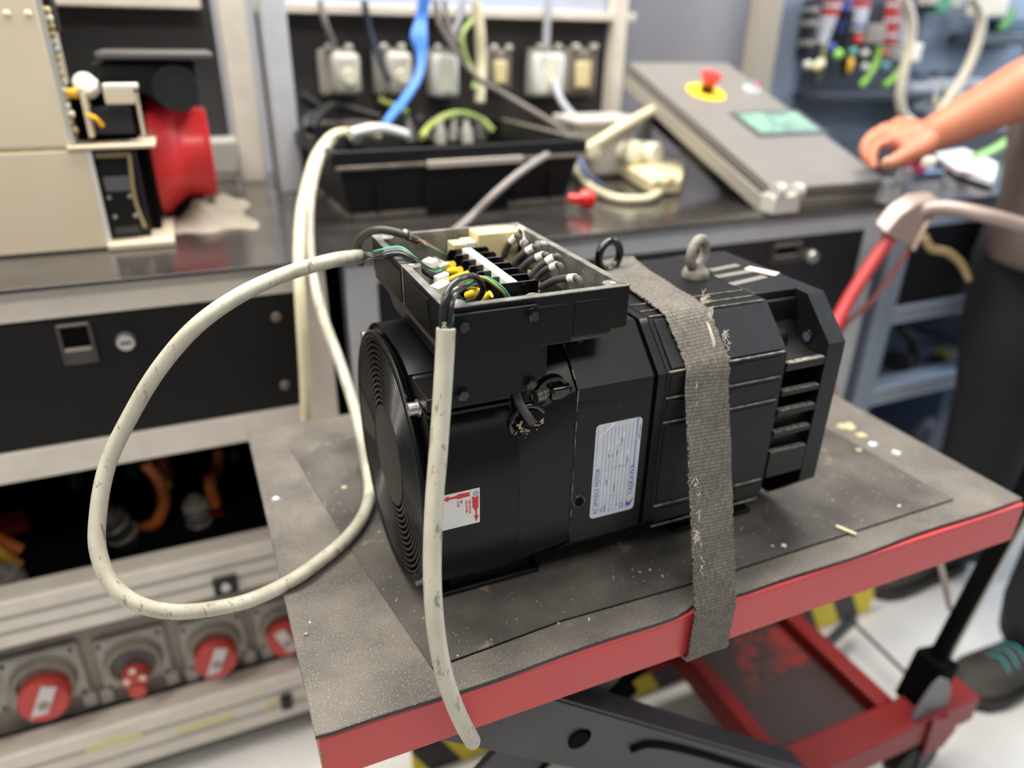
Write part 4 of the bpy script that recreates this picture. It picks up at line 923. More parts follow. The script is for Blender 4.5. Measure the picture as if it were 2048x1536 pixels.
# things on the open shelf
def hose(name, pts, r, m, label, cat, group=None, **k):
    o = MB().tube(pts, r, n=12, **k).build(name, m); tag(o, label, cat, group); return o
sy = 1.16
hose('orange_cable', [at(290, 925, y=sy), at(318, 960, y=sy), at(328, 1005, y=sy), at(312, 1045, y=sy), at(288, 1055, y=sy+.02)], 0.010, M_orange, 'orange cable curving behind the large loop under the left bench', 'cable', 'cables on the open shelf')
hose('orange_cable', [at(438, 900, y=sy+.1), at(436, 935, y=sy+.08), at(420, 965, y=sy), at(430, 1010, y=sy)], 0.010, M_orange, 'orange cable hanging near the cart mat corner under the bench', 'cable', 'cables on the open shelf')
hose('orange_cable', [at(-30, 1060, y=sy), at(10, 1085, y=sy), at(40, 1100, y=sy)], 0.010, M_orange, 'orange cable at the left frame edge above the grey plug', 'cable', 'cables on the open shelf')
hose('orange_cable', [at(-30, 1085, y=sy-.04), at(5, 1110, y=sy-.04), at(36, 1130, y=sy-.03)], 0.009, mat('ochre cable', (170, 130, 50), .5), 'ochre cable just under the orange one at the left frame edge', 'cable', 'cables on the open shelf')
hose('red_cable', [at(322, 905, y=sy+.1), at(330, 930, y=sy+.1), at(340, 955, y=sy+.08)], 0.010, mat('dusty red', (150, 66, 60), .5), 'dull red cable end beside the orange cable under the bench', 'cable', 'cables on the open shelf')
hose('green_cable', [at(150, 930, y=sy+.2), at(160, 980, y=sy+.2), at(200, 1010, y=sy+.2), at(260, 990, y=sy+.2), at(270, 930, y=sy+.2)], 0.012, mat('dark green cable', (30, 70, 40), .5), 'dark green coiled cable at the back of the open shelf', 'cable', 'cables on the open shelf')
hose('green_cable', [at(470, 900, y=sy+.2), at(480, 960, y=sy+.18), at(500, 990, y=sy+.2)], 0.012, mat('dark green cable', 0), 'dark green cable beside the cart mat under the bench', 'cable', 'cables on the open shelf')
hose('grey_cable', [at(470, 1010, y=sy+.05), at(492, 1060, y=sy+.05), at(520, 1085, y=sy+.05)], 0.018, mat('dark grey sleeve', (62, 60, 58), .6), 'thick dark grey hose behind the cart mat edge', 'hose')
def plug(u, v, y, tilt, L_, r, m, label, ringm=M_steel):
    p = at(u, v, y=y); d = Vector((math.sin(tilt), -0.2, math.cos(tilt)))
    o = MB().lathe(p, d, [(0, r*0.7), (L_*0.12, r), (L_*0.5, r), (L_*0.52, r*1.12), (L_*0.8, r*1.12), (L_*0.82, r*0.8), (L_, r*0.6)], n=22).build('plug', m)
    tag(o, label, 'plug', 'connectors on the open shelf')
    for h in (0.3, 0.62): MB().torus(p+d.normalized()*L_*h, d, r*1.05, r*0.12, n=22, m=8).build('ring', ringm, o)
M_plugd = mat('dark metal plug', (70, 68, 66), .4, metal=.4)
plug(262, 1085, sy-.02, -0.3, 0.09, 0.022, M_plugd, 'round metal plug with shiny rings inside the large cable loop', M_steel)
plug(402, 1060, sy, 0.0, 0.08, 0.018, mat('plug greige', (120, 114, 106), .5), 'upright grey plug behind the rail beside the cart')
plug(60, 1185, sy-.05, -0.35, 0.07, 0.017, mat('plug greige', 0), 'slanted grey plug at the end of the ochre cable')
plug(30, 1130, sy-.02, -0.9, 0.05, 0.016, M_plugd, 'small dark plug left of the slanted grey plug')
def shelfbox(u, v, y, sx, sy_, sz, m, label, cat, name, rot=0.0, grp=None):
    p = at(u, v, y=y); mb = MB(); rz = Matrix.Rotation(rot, 3, 'Z')
    o = mb.obox(p, rz @ Vector((1, 0, 0)), rz @ Vector((0, 1, 0)), Vector((0, 0, 1)), sx, sy_, sz).build(name, m, bevel=min(sx, sy_, sz)*0.35, seg=3)
    return tag(o, label, cat, grp)
M_dred = mat('dark red plastic', (140, 26, 34), .45)
shelfbox(430, 1045, sy+.03, 0.014, 0.03, 0.03, M_dred, 'dark red plug housing beside the upright grey plug', 'plug', 'red_plug', .3, 'dark red plugs')
shelfbox(310, 1090, sy+.02, 0.028, 0.03, 0.018, M_dred, 'dark red plug below the orange curve inside the loop', 'plug', 'red_plug', -.4, 'dark red plugs')
shelfbox(20, 1060, sy+.1, 0.03, 0.03, 0.02, M_dred, 'dark red plug behind the orange cable at the left frame edge', 'plug', 'red_plug', .3, 'dark red plugs')
shelfbox(150, 1165, sy-.03, 0.022, 0.03, 0.012, M_dred, 'dark red plug lying low behind the rail left of the loop', 'plug', 'red_plug', .1, 'dark red plugs')
shelfbox(415, 1100, sy-.06, 0.024, 0.02, 0.016, M_sock, 'pale grey plug lying behind the rail beside the cart', 'plug', 'grey_plug', .3)
shelfbox(332, 968, sy+.05, 0.008, 0.008, 0.008, M_yellow, 'small yellow tag hanging among the shelf cables', 'tag', 'cable_tag', .3)

# --- middle bench
bb = thing('workbench', (0.7, 1.2, 0), 'middle aluminium framed workbench holding the black crate and control panel', 'workbench')
BX = (0.178, 1.222)
B(0.1500, 0.985, 0.884, BX[1], 1.72, 0.890).build('worktop', M_worktop, bb, bevel=0.001)
rail(BX[0]+0.045, BX[1]-0.045, *Z_TR, M_alu_cool, bb); rail(BX[0]+0.045, BX[1]-0.045, *Z_MR, M_alu_cool, bb); rail(BX[0]+0.045, BX[1]-0.045, *Z3, M_alu_cool, bb); rail(BX[0]+0.045, BX[1]-0.045, *Z4, M_alu_cool, bb)
post(BX[0], BX[0]+0.045, 0.08, Z_TR[1], M_alu_cool, bb); post(BX[1]-0.045, BX[1], 0.08, Z_TR[1], M_alu_cool, bb)
B(BX[0]+.045, 1.60, 0.1, BX[1], 1.61, 0.88).build('rear_panel', M_dark, bb, smooth=False)
B(BX[0]+.045, 1.045, Z4[0]+.01, BX[1]-.045, 1.60, Z4[0]+0.02).build('bottom_shelf', M_back2, bb, smooth=False)
db = B(BX[0]+0.046, BY+0.003, Z_MR[1]+0.002, BX[1]-0.046, BY+0.02, Z_TR[0]-0.003).build('drawer', mat('black blue drawer', (27, 27, 32), .45), bb, bevel=0.001)
pull(1545, 488, 1598, 522, BY+0.002, db)
p = at(1612, 509, y=BY+0.002); MB().lathe(p, (0, -1, 0), [(0, 0.012), (0.016, 0.013), (0.022, 0.010)], n=24).build('lock_knob', M_steel, db)
# --- right bench
bc = thing('workbench', (1.9, 1.2, 0), 'right aluminium framed workbench with open shelves beside the worker', 'workbench')
CX = (1.262, 2.7)
B(CX[0]-0.02, 0.985, 0.884, CX[1], 1.72, 0.890).build('worktop', M_worktop, bc, bevel=0.001)
M_lb = mat('pale blue rail', (176, 194, 220), 0.4, metal=.15)
rail(CX[0]+0.05, CX[1], 0.835, 0.884, M_lb, bc); rail(CX[0]+0.05, CX[1], zf(1880, 632), zf(1880, 600), M_lb, bc, grooves=2); rail(CX[0]+0.05, CX[1], zf(1840, 790), zf(1840, 758), M_lb, bc, grooves=2); rail(CX[0]+.05, CX[1], 0.10, 0.15, M_lb, bc)
post(CX[0], CX[0]+0.050, 0.08, 0.884, mat('post blue grey', (150, 162, 178), .4, metal=.2), bc); post(1.62, 1.66, 0.08, 0.884, M_lb, bc)
B(CX[0]+0.051, BY+0.003, zf(1880, 600)+.002, 1.62, BY+0.02, 0.833).build('drawer', mat('black blue drawer', 0), bc, bevel=.001)
B(CX[0]+.05, 1.045, zf(1840, 790), CX[1], 1.60, zf(1840, 790)+.006).build('open_shelf', mat('shelf blue grey', (110, 122, 144), .5), bc, smooth=False)
B(CX[0]+.05, 1.60, 0.1, CX[1], 1.61, 0.88).build('rear_panel', mat('shadowy blue panel', (70, 84, 112), .6), bc, smooth=False)
B(CX[0]+.05, 1.045, 0.11, CX[1], 1.60, 0.12).build('bottom_shelf', mat('shelf blue grey', 0), bc, smooth=False)
# stored parts on its shelves
def fitting(u, v, y, Rr, r, m, label, nrm=(0.3, -1, 0.1)):
    o = MB().torus(at(u, v, y=y), nrm, Rr, r, n=32, m=12).build('conduit_ring', m); return tag(o, label, 'fitting')
fitting(1845, 872, 1.10, 0.042, 0.013, mat('ring grey', (128, 130, 138), .5), 'thick grey ring standing on the lowest shelf right of the cart')
hose('corrugated_hose', [at(1800, 655, y=1.12), at(1822, 680, y=1.12), at(1828, 715, y=1.12), at(1810, 745, y=1.12)], 0.012, mat('olive hose', (74, 76, 66), .6), 'dark olive bent hose on the open shelf of the right bench', 'hose')
shelfbox(1880, 722, 1.16, 0.07, 0.05, 0.016, mat('grey tool case', (108, 120, 142), .5), 'low blue grey case on the open shelf of the right bench', 'case', 'parts_case', .2)
shelfbox(1888, 708, 1.12, 0.030, 0.02, 0.008, mat('olive yellow', (160, 158, 84), .5), 'olive yellow item lying on the blue grey case', 'part', 'yellow_part', .2)
shelfbox(1862, 668, 1.30, 0.09, 0.05, 0.03, M_black, 'black bag at the back of the open shelf', 'bag', 'tool_bag', .1)
shelfbox(1925, 655, 1.20, 0.035, 0.05, 0.05, mat('pale plastic bin', (160, 170, 180), .5), 'pale plastic bin at the right of the open shelf', 'bin', 'plastic_bin', 0)
shelfbox(1795, 730, 1.12, 0.02, 0.03, 0.03, M_plugd, 'small dark metal part at the left end of the open shelf', 'part', 'metal_part', .3)
shelfbox(1905, 850, 1.12, 0.03, 0.04, 0.03, mat('sky blue box', (128, 148, 190), .5), 'pale blue box beside the thick grey ring', 'box', 'blue_box', 0)
shelfbox(1915, 905, 1.10, 0.03, 0.04, 0.02, mat('sky blue box', 0), 'second pale blue box lower beside the trouser leg', 'box', 'blue_box', .1)

# --- uprights, back panels
def up(u0, u1, v, y, z1, m, label, z0=0.89, d=0.04):
    x0, x1 = at(u0, v, y=y).x, at(u1, v, y=y).x
    o = struct(B(x0, y, z0, x1, y+d, z1).build('trim_%d' % up.n, m, bevel=0.002)); up.n += 1; return o
up.n = 1
yb = 1.66
up(432, 488, 0, 1.60, 1.75, M_alu, ''); up(517, 570, 0, 1.47, 1.75, M_alu_cool, ''); up(1232, 1256, 40, 1.60, 1.75, M_alu, ''); up(1520, 1566, 20, 1.60, 1.75, mat('warm grey post', (160, 152, 140), .45), '')
xA = at(450, 200, y=yb).x
struct(B(-1.4, yb, 0.965, xA, yb+0.01, 1.75).build('panel_back_left', M_back, smooth=False))
struct(B(-1.4, yb-0.02, 0.89, xA, yb+0.01, 0.963).build('baseboard_back_left', M_alu, bevel=0.002))
struct(B(-1.4, yb-0.05, at(250, 14, y=yb-.05).z, xA-0.02, yb, at(250, 14, y=yb-.05).z+0.045).build('trim_shelf_left', M_alu, bevel=0.002))
xB0, xB1 = at(570, 100, y=yb).x, at(1245, 100, y=yb).x
struct(B(xB0-0.05, yb, 0.89, xB1, yb+0.01, at(900, 30, y=yb).z).build('panel_back_middle', M_back2, smooth=False))
zt = at(900, 34, y=yb-0.05).z
struct(B(xB0-0.05, yb-0.05, zt, xB1, yb, zt+0.018).build('trim_shelf_middle', M_alu, bevel=0.002))
struct(B(xB0-0.05, yb-0.01, zt+0.018, xB1, yb, 1.75).build('panel_upper_middle', mat('pale blue upper panel', (176, 186, 206), .3, metal=.2), smooth=False))
struct(B(at(1256, 60, y=1.72).x, 1.72, 0.89, at(1492, 60, y=1.72).x, 1.73, 1.75).build('panel_grey_right', M_wallgrey, smooth=False))
struct(B(at(1492, 60, y=1.74).x, 1.74, 0.89, at(1545, 60, y=1.74).x+.02, 1.75, 1.75).build('panel_gap_right', M_dark, smooth=False))
struct(B(at(1552, 60, y=1.70).x, 1.70, 0.60, 4.2, 1.71, 1.9).build('panel_blue_right', M_wall, smooth=False))
# aluminium angle and grey box left of the post, on the left bench
shelfbox(448, 312, 1.585, 0.028, 0.025, 0.035, mat('pale grey box', (168, 164, 158), .5), 'pale grey block standing at the foot of the left upright post', 'block', 'grey_block')

# --- wall sockets with lids
def wallsocket(u0, v0, u1, v1, label, style):
    y = 1.655; a, b2 = at(u0, v0, y=y), at(u1, v1, y=y); x0, x1, z1, z0 = a.x, b2.x, a.z, b2.z; w_ = x1-x0; h = z1-z0
    g = thing('wall_socket', ((x0+x1)/2, y, z0), label, 'socket', 'sockets on the back panel of the middle bench')
    B(x0, y-0.022, z0, x1, y+0.004, z1).build('back_box', M_sock, g, bevel=0.008)
    for s_ in (0.2, 0.72):
        MB().cyl((x0+w_*s_, y-0.03, z1), (x0+w_*(s_+0.18), y-0.03, z1), 0.008, n=14).build('hinge_knuckle', M_sock, g)
    if style == 'lid':
        ld = B(x0+w_*0.28, y-0.058, z0+h*0.04, x1+w_*0.04, y-0.022, z1-h*0.08).build('lid', mat('pale lid', (186, 182, 174), .45), g, bevel=0.012)
        MB().lathe((x0+w_*0.7, y-0.058, z0+h*0.42), (0, -1, 0), [(0, w_*0.2), (0.008, w_*0.18)], n=20).build('lid_button', M_offwhite, ld)
    elif style == 'clear':
        ld = B(x0+w_*0.04, y-0.05, z0+h*0.02, x1-w_*0.04, y-0.022, z1-h*0.1).build('lid', mat('milky clear lid', (206, 206, 202), .3), g, bevel=0.01)
        B(x0+w_*0.36, y-0.0515, z0+h*0.15, x0+w_*0.62, y-0.049, z1-h*0.25).build('rocker', M_offwhite, ld, bevel=.001)
    else:
        fr_ = B(x0+w_*0.16, y-0.030, z0+h*0.08, x1-w_*0.1, y-0.021, z1-h*0.1).build('frame', mat('dusk frame', (112, 104, 96), .5), g, bevel=0.004)
        B(x0+w_*0.32, y-0.036, z0+h*0.18, x1-w_*0.26, y-0.029, z1-h*0.28).build('outlet_insert', M_beige, fr_, bevel=0.003)
wallsocket(630, 95, 712, 190, 'grey socket with domed lid, leftmost on the dark back panel', 'lid')
wallsocket(740, 94, 812, 190, 'grey lidded socket between the leftmost one and the blue cables', 'lid')
wallsocket(850, 96, 908, 194, 'pale lidded socket just right of the blue cables', 'clear')
wallsocket(960, 96, 1016, 180, 'open beige socket beside the cream vertical cable', 'open')
wallsocket(1050, 94, 1112, 192, 'milky lidded socket with grey cable leaving its foot', 'clear')
wallsocket(1118, 94, 1182, 190, 'open beige socket, rightmost on the dark back panel', 'open')
yc_ = 1.60
hose('hanging_cable', [at(640, 0, y=yc_), at(650, 45, y=yc_), at(668, 90, y=yc_+.02)], 0.006, M_cable_grey, 'grey cable dropping to the leftmost wall socket', 'cable', 'cables hanging at the back panel')
hose('hanging_cable', [at(728, 0, y=yc_), at(740, 60, y=yc_), at(756, 110, y=yc_-.01), at(780, 165, y=yc_-.02)], 0.006, mat('navy cable', (40, 46, 62), .45), 'dark navy cable crossing the second wall socket', 'cable', 'cables hanging at the back panel')
hose('hanging_cable', [at(870, 0, y=yc_), at(880, 50, y=yc_-.02), at(910, 100, y=yc_-.04), at(960, 160, y=yc_-.08), at(1010, 190, y=yc_-.1), at(1070, 225, y=1.45), at(1130, 262, y=1.40)], 0.0065, mat('brown grey cable', (96, 88, 82), .5), 'brown grey cable running down right to the crate corner', 'cable', 'cables hanging at the back panel')
hose('hanging_cable', [at(925, 0, y=yc_), at(915, 50, y=yc_), at(895, 85, y=yc_)], 0.008, mat('silver grey cable', (164, 166, 174), .45), 'silver grey cable above the third wall socket', 'cable', 'cables hanging at the back panel')
hose('hanging_cable', [at(888, 0, y=yc_-.02), at(900, 60, y=yc_-.02), at(915, 85, y=yc_-.02)], 0.006, M_cable_grey, 'thin grey cable beside the silver grey one', 'cable', 'cables hanging at the back panel')
hose('hanging_cable', [at(951, 0, y=yc_-.03), at(960, 60, y=yc_-.03), at(962, 130, y=yc_-.03), at(960, 205, y=yc_-.05)], 0.0105, M_cable_clean, 'thick cream cable hanging straight down beside the open socket', 'cable', 'cables hanging at the back panel')
hose('hanging_cable', [at(945, 40, y=yc_-.05), at(925, 70, y=yc_-.06), at(930, 110, y=yc_-.06), at(950, 150, y=yc_-.06), at(948, 178, y=yc_-.08)], 0.005, M_yg, 'yellow green earth wire bowing out beside the cream cable', 'cable', 'cables hanging at the back panel')
hose('hanging_cable', [at(1096, 0, y=yc_), at(1094, 50, y=yc_), at(1092, 95, y=yc_)], 0.008, mat('silver grey cable', 0), 'silver grey cable dropping to the milky lidded socket', 'cable', 'cables hanging at the back panel')
hose('hanging_cable', [at(1106, 160, y=yc_), at(1122, 200, y=yc_-.05), at(1150, 235, y=1.48), at(1170, 250, y=1.46)], 0.0075, mat('silver grey cable', 0), 'silver grey cable from the milky lidded socket to the junction box', 'cable', 'cables hanging at the back panel')
bl = thing('blue_cable_bundle', at(838, 100, y=yc_-.06), 'bundle of bright blue cables hanging into the black crate', 'cable')
for k in range(3):
    o = k*6-6
    MB().tube([at(850+o, -10, y=yc_-.05), at(842+o, 40, y=yc_-.05), at(838+o*1.8, 75, y=yc_-.07), at(843+o*0.8, 110, y=yc_-.08), at(838+o*.5, 150, y=yc_-.10), at(812+o*.6, 195, y=1.46), at(780+o*.5, 235, y=1.40), at(770, 250, y=1.38)], 0.0062, n=10).build('blue_cable', M_blue, bl)

# ================================================================== BLACK CRATE
pFL, pFR = at(703, 440, z=0.8905), at(1128, 403, z=0.8905)
ux = (pFR-pFL).normalized(); uy = Vector((-ux.y, ux.x, 0)); Wc = (pFR-pFL).length; Dc = 0.36; Hc = 0.112
crate = thing('plastic_crate', pFL+ux*Wc/2+uy*Dc/2, 'open black plastic crate full of cables on the middle bench', 'crate')
def cpt(a, b_, z): return pFL+ux*a+uy*b_+Vector((0, 0, z))
tp = 0.022
def wallq(a0, b0_, a1, b1_, nx, ny, t=0.004):
    """tapered wall panel from bottom corner 0 to corner 1, outward normal (nx,ny)"""
    n = ux*nx+uy*ny
    o0, o1 = cpt(a0, b0_, 0), cpt(a1, b1_, 0)
    return n, o0, o1
cs = MB()
bot = [(0, 0), (Wc, 0), (Wc, Dc), (0, Dc)]; topc = [(-tp, -tp), (Wc+tp, -tp), (Wc+tp, Dc+tp), (-tp, Dc+tp)]
outer = [[cpt(a, b_, 0) for a, b_ in bot], [cpt(a, b_, Hc) for a, b_ in topc]]
ins = 0.005
inner = [[cpt(a+(ins if a < .1 else -ins), b_+(ins if b_ < .1 else -ins), Hc) for a, b_ in topc], [cpt(a+(ins if a < .1 else -ins), b_+(ins if b_ < .1 else -ins), 0.006) for a, b_ in bot]]
cs.loft([outer[0], outer[1], inner[0], inner[1]])
cs.build('crate_body', M_black, crate, bevel=0.001, smooth=False)
def cbox(a0, b0_, z0, a1, b1_, z1, name, m):
    mb = MB(); c = (cpt(a0, b0_, z0)+cpt(a1, b1_, z1))/2
    return mb.obox(c, ux, uy, Vector((0, 0, 1)), (a1-a0)/2, (b1_-b0_)/2, (z1-z0)/2).build(name, m, crate, bevel=0.0012)
M_scuff = mat('scuffed black plastic', (128, 118, 108), 0.5, col2=(96, 88, 82), nscale=40)
cbox(-tp-.004, -tp-.006, Hc-0.022, Wc+tp+.004, -tp+.002, Hc, 'rim_band', M_black)
cbox(-tp-.008, -tp, Hc-0.022, -tp+.002, Dc+tp, Hc, 'rim_band', M_black); cbox(Wc+tp-.002, -tp, Hc-0.022, Wc+tp+.008, Dc+tp, Hc, 'rim_band', M_black); cbox(-tp, Dc+tp-.002, Hc-0.02, Wc+tp, Dc+tp+.008, Hc, 'rim_band', M_black)
cbox(-tp-.002, -tp-.009, Hc-0.028, Wc*0.31, -tp+.002, Hc-0.022, 'rim_ledge', M_scuff); cbox(Wc*.72, -tp-.009, Hc-0.028, Wc+tp, -tp+.002, Hc-0.022, 'rim_ledge', M_scuff)
cbox(Wc*0.31, -tp-.014, Hc-0.031, Wc*.74, -tp+.002, Hc-0.020, 'grip_ledge', mat('pale scuffed grip', (176, 166, 156), .5))
cbox(0.0, -0.008, 0.0, Wc*0.32, 0.004, 0.010, 'foot_ledge', M_scuff); cbox(Wc*.71, -0.008, 0.0, Wc, 0.004, 0.010, 'foot_ledge', M_scuff)
cbox(-0.008, 0.0, 0.0, 0.002, Dc*.4, 0.010, 'foot_ledge', M_scuff); cbox(-0.008, Dc*.5, 0.0, 0.002, Dc, 0.010, 'foot_ledge', M_scuff)
for a in (0.10, 0.31, 0.72, 0.90): cbox(Wc*a, -0.016, 0.01, Wc*a+0.004, 0.0, Hc-0.024, 'wall_rib', M_black)
cbox(Wc*.05, Dc+tp-.008, Hc-.006, Wc*.45, Dc+tp+.01, Hc+.002, 'rim_ledge', M_scuff)
cbox(Wc+tp-.004, Dc*.05, Hc-.004, Wc+tp+.009, Dc*.9, Hc+.002, 'rim_ledge', M_scuff)
# content of the crate
def inb(u, v, z): return at(u, v, z=z)
CG = 'wires in the black crate'
hose('earth_wire', [inb(640, 248, 1.0), inb(650, 205, 1.03), inb(680, 172, 1.06), inb(720, 158, 1.07), inb(740, 162, 1.07), inb(790, 178, 1.05), inb(830, 192, 1.04)], 0.0062, M_yg, 'yellow green wire arching out of the crate near its left corner', 'wire', CG)
hose('earth_wire', [inb(842, 275, 0.985), inb(862, 250, 1.0), inb(895, 231, 1.015), inb(930, 228, 1.015), inb(965, 242, 1.0), inb(985, 262, 0.98)], 0.0068, M_yg, 'yellow green wire bowed over the middle of the crate', 'wire', CG)
hose('earth_wire', [inb(845, 205, 1.02), inb(880, 216, 1.01), inb(915, 215, 1.01), inb(940, 200, 1.02), inb(950, 180, 1.04)], 0.005, mat('mint wire', (110, 158, 120), .5), 'green wire sagging behind the crate under the cream cable', 'wire', CG)
hose('earth_wire', [inb(760, 200, 1.04), inb(790, 212, 1.03), inb(815, 225, 1.02)], 0.006, M_yg, 'short yellow green wire crossing the blue bundle foot', 'wire', CG)
hose('black_wire', [inb(640, 200, 1.03), inb(680, 165, 1.06), inb(740, 160, 1.07), inb(800, 195, 1.03), inb(840, 240, 0.99)], 0.006, M_black, 'black wire following the left yellow green arch', 'wire', CG)
hose('black_wire', [inb(620, 260, 1.02), inb(645, 225, 1.04), inb(690, 215, 1.03), inb(760, 235, 1.01)], 0.009, M_black, 'thick black wire over the rear left crate corner', 'wire', CG)
hose('cream_cable_end', [inb(700, 268, 1.02), inb(740, 258, 1.025), inb(785, 262, 1.01), inb(812, 270, 1.0)], 0.009, mat('pale grey sleeve', (206, 208, 200), .5), 'pale cable end lying across the left of the crate', 'cable')
hose('second_power_cable', [inb(756, 274, 1.0), inb(720, 266, 1.015), at(672, 268, d=1.20), at(636, 305, d=1.16), at(612, 375, d=1.10), at(600, 450, d=1.0), at(598, 540, d=0.955), at(603, 640, d=0.96), at(609, 740, d=0.985), at(613, 840, d=1.01), at(616, 900, d=1.03)], 0.0078, M_cable_clean, 'second cream cable running straight down behind the long looping one', 'cable')
for k, (u, v, c_, s_) in enumerate(((820, 262, (112, 108, 104), 0.010), (880, 268, (150, 146, 140), 0.012), (905, 262, (130, 130, 120), 0.010), (935, 266, (160, 156, 150), 0.012), (838, 252, (96, 92, 88), 0.012), (800, 250, (60, 58, 56), 0.014), (960, 262, (70, 68, 66), 0.013))):
    p = inb(u, v, 0.985)
    o = MB().lathe(p-Vector((0, 0, 0.02)), (0.1*(k % 3), 0.2, 1), [(0, s_), (0.028, s_), (0.03, s_*.6), (0.045, s_*.5)], n=16).build('cable_plug', mat('plug tone %d' % k, c_, .5))
    tag(o, ['small grey cable plug left of the bowed wire', 'pale grey plug under the bowed yellow green wire', 'greenish grey plug in the middle of the crate', 'pale plug under the right end of the bowed wire', 'dark plug just left of the bowed wire foot', 'black plug below the blue cables', 'dark plug at the right end of the crate'][k], 'plug', 'plugs in the crate')
hose('black_cable', [inb(700, 290, 0.96), inb(790, 262, 0.975), inb(880, 280, 0.965), inb(960, 262, 0.97), inb(1040, 270, 0.95), inb(960, 250, 0.94)], 0.011, mat('dull black cable', (40, 38, 38), .5), 'coiled dull black cable lying in the crate', 'cable')
hose('black_cable', [inb(600, 190, 1.06), inb(615, 200, 1.05), inb(640, 220, 1.03), inb(612, 250, 1.02), inb(625, 290, 0.99)], 0.010, mat('dull black cable', 0), 'black cable tangle hanging over the left crate side', 'cable')

# grey cable running from behind the box to the motor
hose('grey_cable', [at(1165, 300, z=0.955), at(1130, 293, z=0.975), at(1090, 312, z=0.98), at(1040, 345, z=0.965), at(985, 392, z=0.935), at(945, 432, z=0.905), at(915, 458, z=0.895), at(902, 478, y=0.975), at(900, 530, y=0.965)], 0.0062, M_cable_grey, 'grey cable curving down from the junction box over the bench edge', 'cable')
# junction box cluster
jb = thing('junction_box', at(1210, 300, z=0.9), 'grey junction box with cable glands behind the beige pendant', 'junction box')
p = at(1205, 300, y=1.42)
B(p.x-0.075, 1.40, 0.895, p.x+0.07, 1.50, 1.012).build('housing', M_sock, jb, bevel=0.008)
B(p.x-0.082, 1.392, 1.000, p.x+0.077, 1.508, 1.016).build('lid', mat('pale lid', 0), jb, bevel=0.005)
for dx, r in ((-0.05, 0.013), (0.045, 0.021)):
    g_ = MB().lathe((p.x+dx, 1.40, 0.945), (0, -1, 0.1), [(0, r), (0.02, r), (0.022, r*1.2), (0.04, r*1.15), (0.045, r*.7)], n=18).build('cable_gland', M_offwhite, jb)
MB().lathe((p.x+0.09, 1.42, 0.94), (0.3, -1, 0), [(0, 0.024), (0.05, 0.026), (0.055, 0.02)], n=20).build('white_elbow', M_white, jb)
hose('cream_cable', [at(1330, 205, y=1.42), at(1300, 222, y=1.40), at(1240, 255, y=1.36), at(1185, 290, y=1.34), at(1150, 312, y=1.34)], 0.0098, M_cable_clean, 'cream cable rising from the junction box to the control panel underside', 'cable')
hose('blue_grey_cable', [at(1120, 298, y=1.33), at(1145, 290, y=1.33), at(1156, 312, y=1.32), at(1170, 345, y=1.30), at(1200, 372, y=1.30)], 0.007, mat('slate blue cable', (92, 104, 140), .45), 'slate blue cable looping in front of the junction box', 'cable')
# pendant
pc = [at(1228, 345, z=0.892), at(1262, 322, z=0.892), at(1368, 352, z=0.892), at(1360, 388, z=0.892), at(1300, 392, z=0.892)]
pd = MB().prism(pc, (0, 0, 0.030)).build('pendant_controller', M_offwhite, bevel=0.006, seg=3)
pd.data.materials[0] = mat('cream pendant', (216, 204, 166), .45)
tag(pd, 'cream hand pendant lying on the middle bench', 'controller')
b_ = at(1318, 360, z=0.9235); MB().cyl(b_, b_+Vector((0, 0, .003)), 0.010).build('pendant_button', mat('mint button', (176, 214, 170), .5), pd)
b_ = at(1344, 358, z=0.9235); MB().cyl(b_, b_+Vector((0, 0, .003)), 0.009).build('pendant_button', mat('salmon button', (232, 150, 116), .5), pd)
hose('pendant_cable', [at(1318, 385, z=0.90), at(1290, 398, z=0.898), at(1240, 398, z=0.898), at(1190, 380, z=0.90), at(1160, 350, z=0.91), at(1150, 320, z=0.93)], 0.008, M_cable_clean, 'cream cable looping from the hand pendant to the junction box', 'cable')
# red push button
rp = at(1160, 398, z=0.91)
pb = MB().lathe(rp, (0.85, -0.5, 0.0), [(-0.02, 0.009), (0, 0.009), (0.002, 0.017), (0.016, 0.018), (0.024, 0.014), (0.028, 0.006)], n=24).build('red_push_button', mat('glossy red', (200, 24, 16), .15, coat=.4))
tag(pb, 'glossy red push button lying beside the right crate corner', 'button')
rag = MB(); pr_ = at(425, 455, z=0.8905); n = 22
secs = []
for i in range(n):
    row = []
    for j in range(n):
        a, b_ = (i/(n-1)-.5), (j/(n-1)-.5); rr = max(0, 1-(a*a+b_*b_)*4.2)
        x = pr_.x+a*0.125+0.008*math.sin(j*.45); y = pr_.y+0.09+b_*0.24+0.010*math.sin(i*.5)
        row.append(Vector((x, y, 0.8915+0.030*rr*(0.7+0.4*math.sin(i*0.42+1)*math.cos(j*0.38))+0.006*rr*math.sin(i*.8+j*.6)**2)))
    secs.append(row)
rag.loft(secs, close=False, cap=False)
ro = rag.build('cleaning_rag', M_cloth, angle=180); tag(ro, 'crumpled grey rag on the left bench beside the red duct', 'rag')
so = ro.modifiers.new('solid', 'SOLIDIFY'); so.thickness = 0.003; so.offset = 1

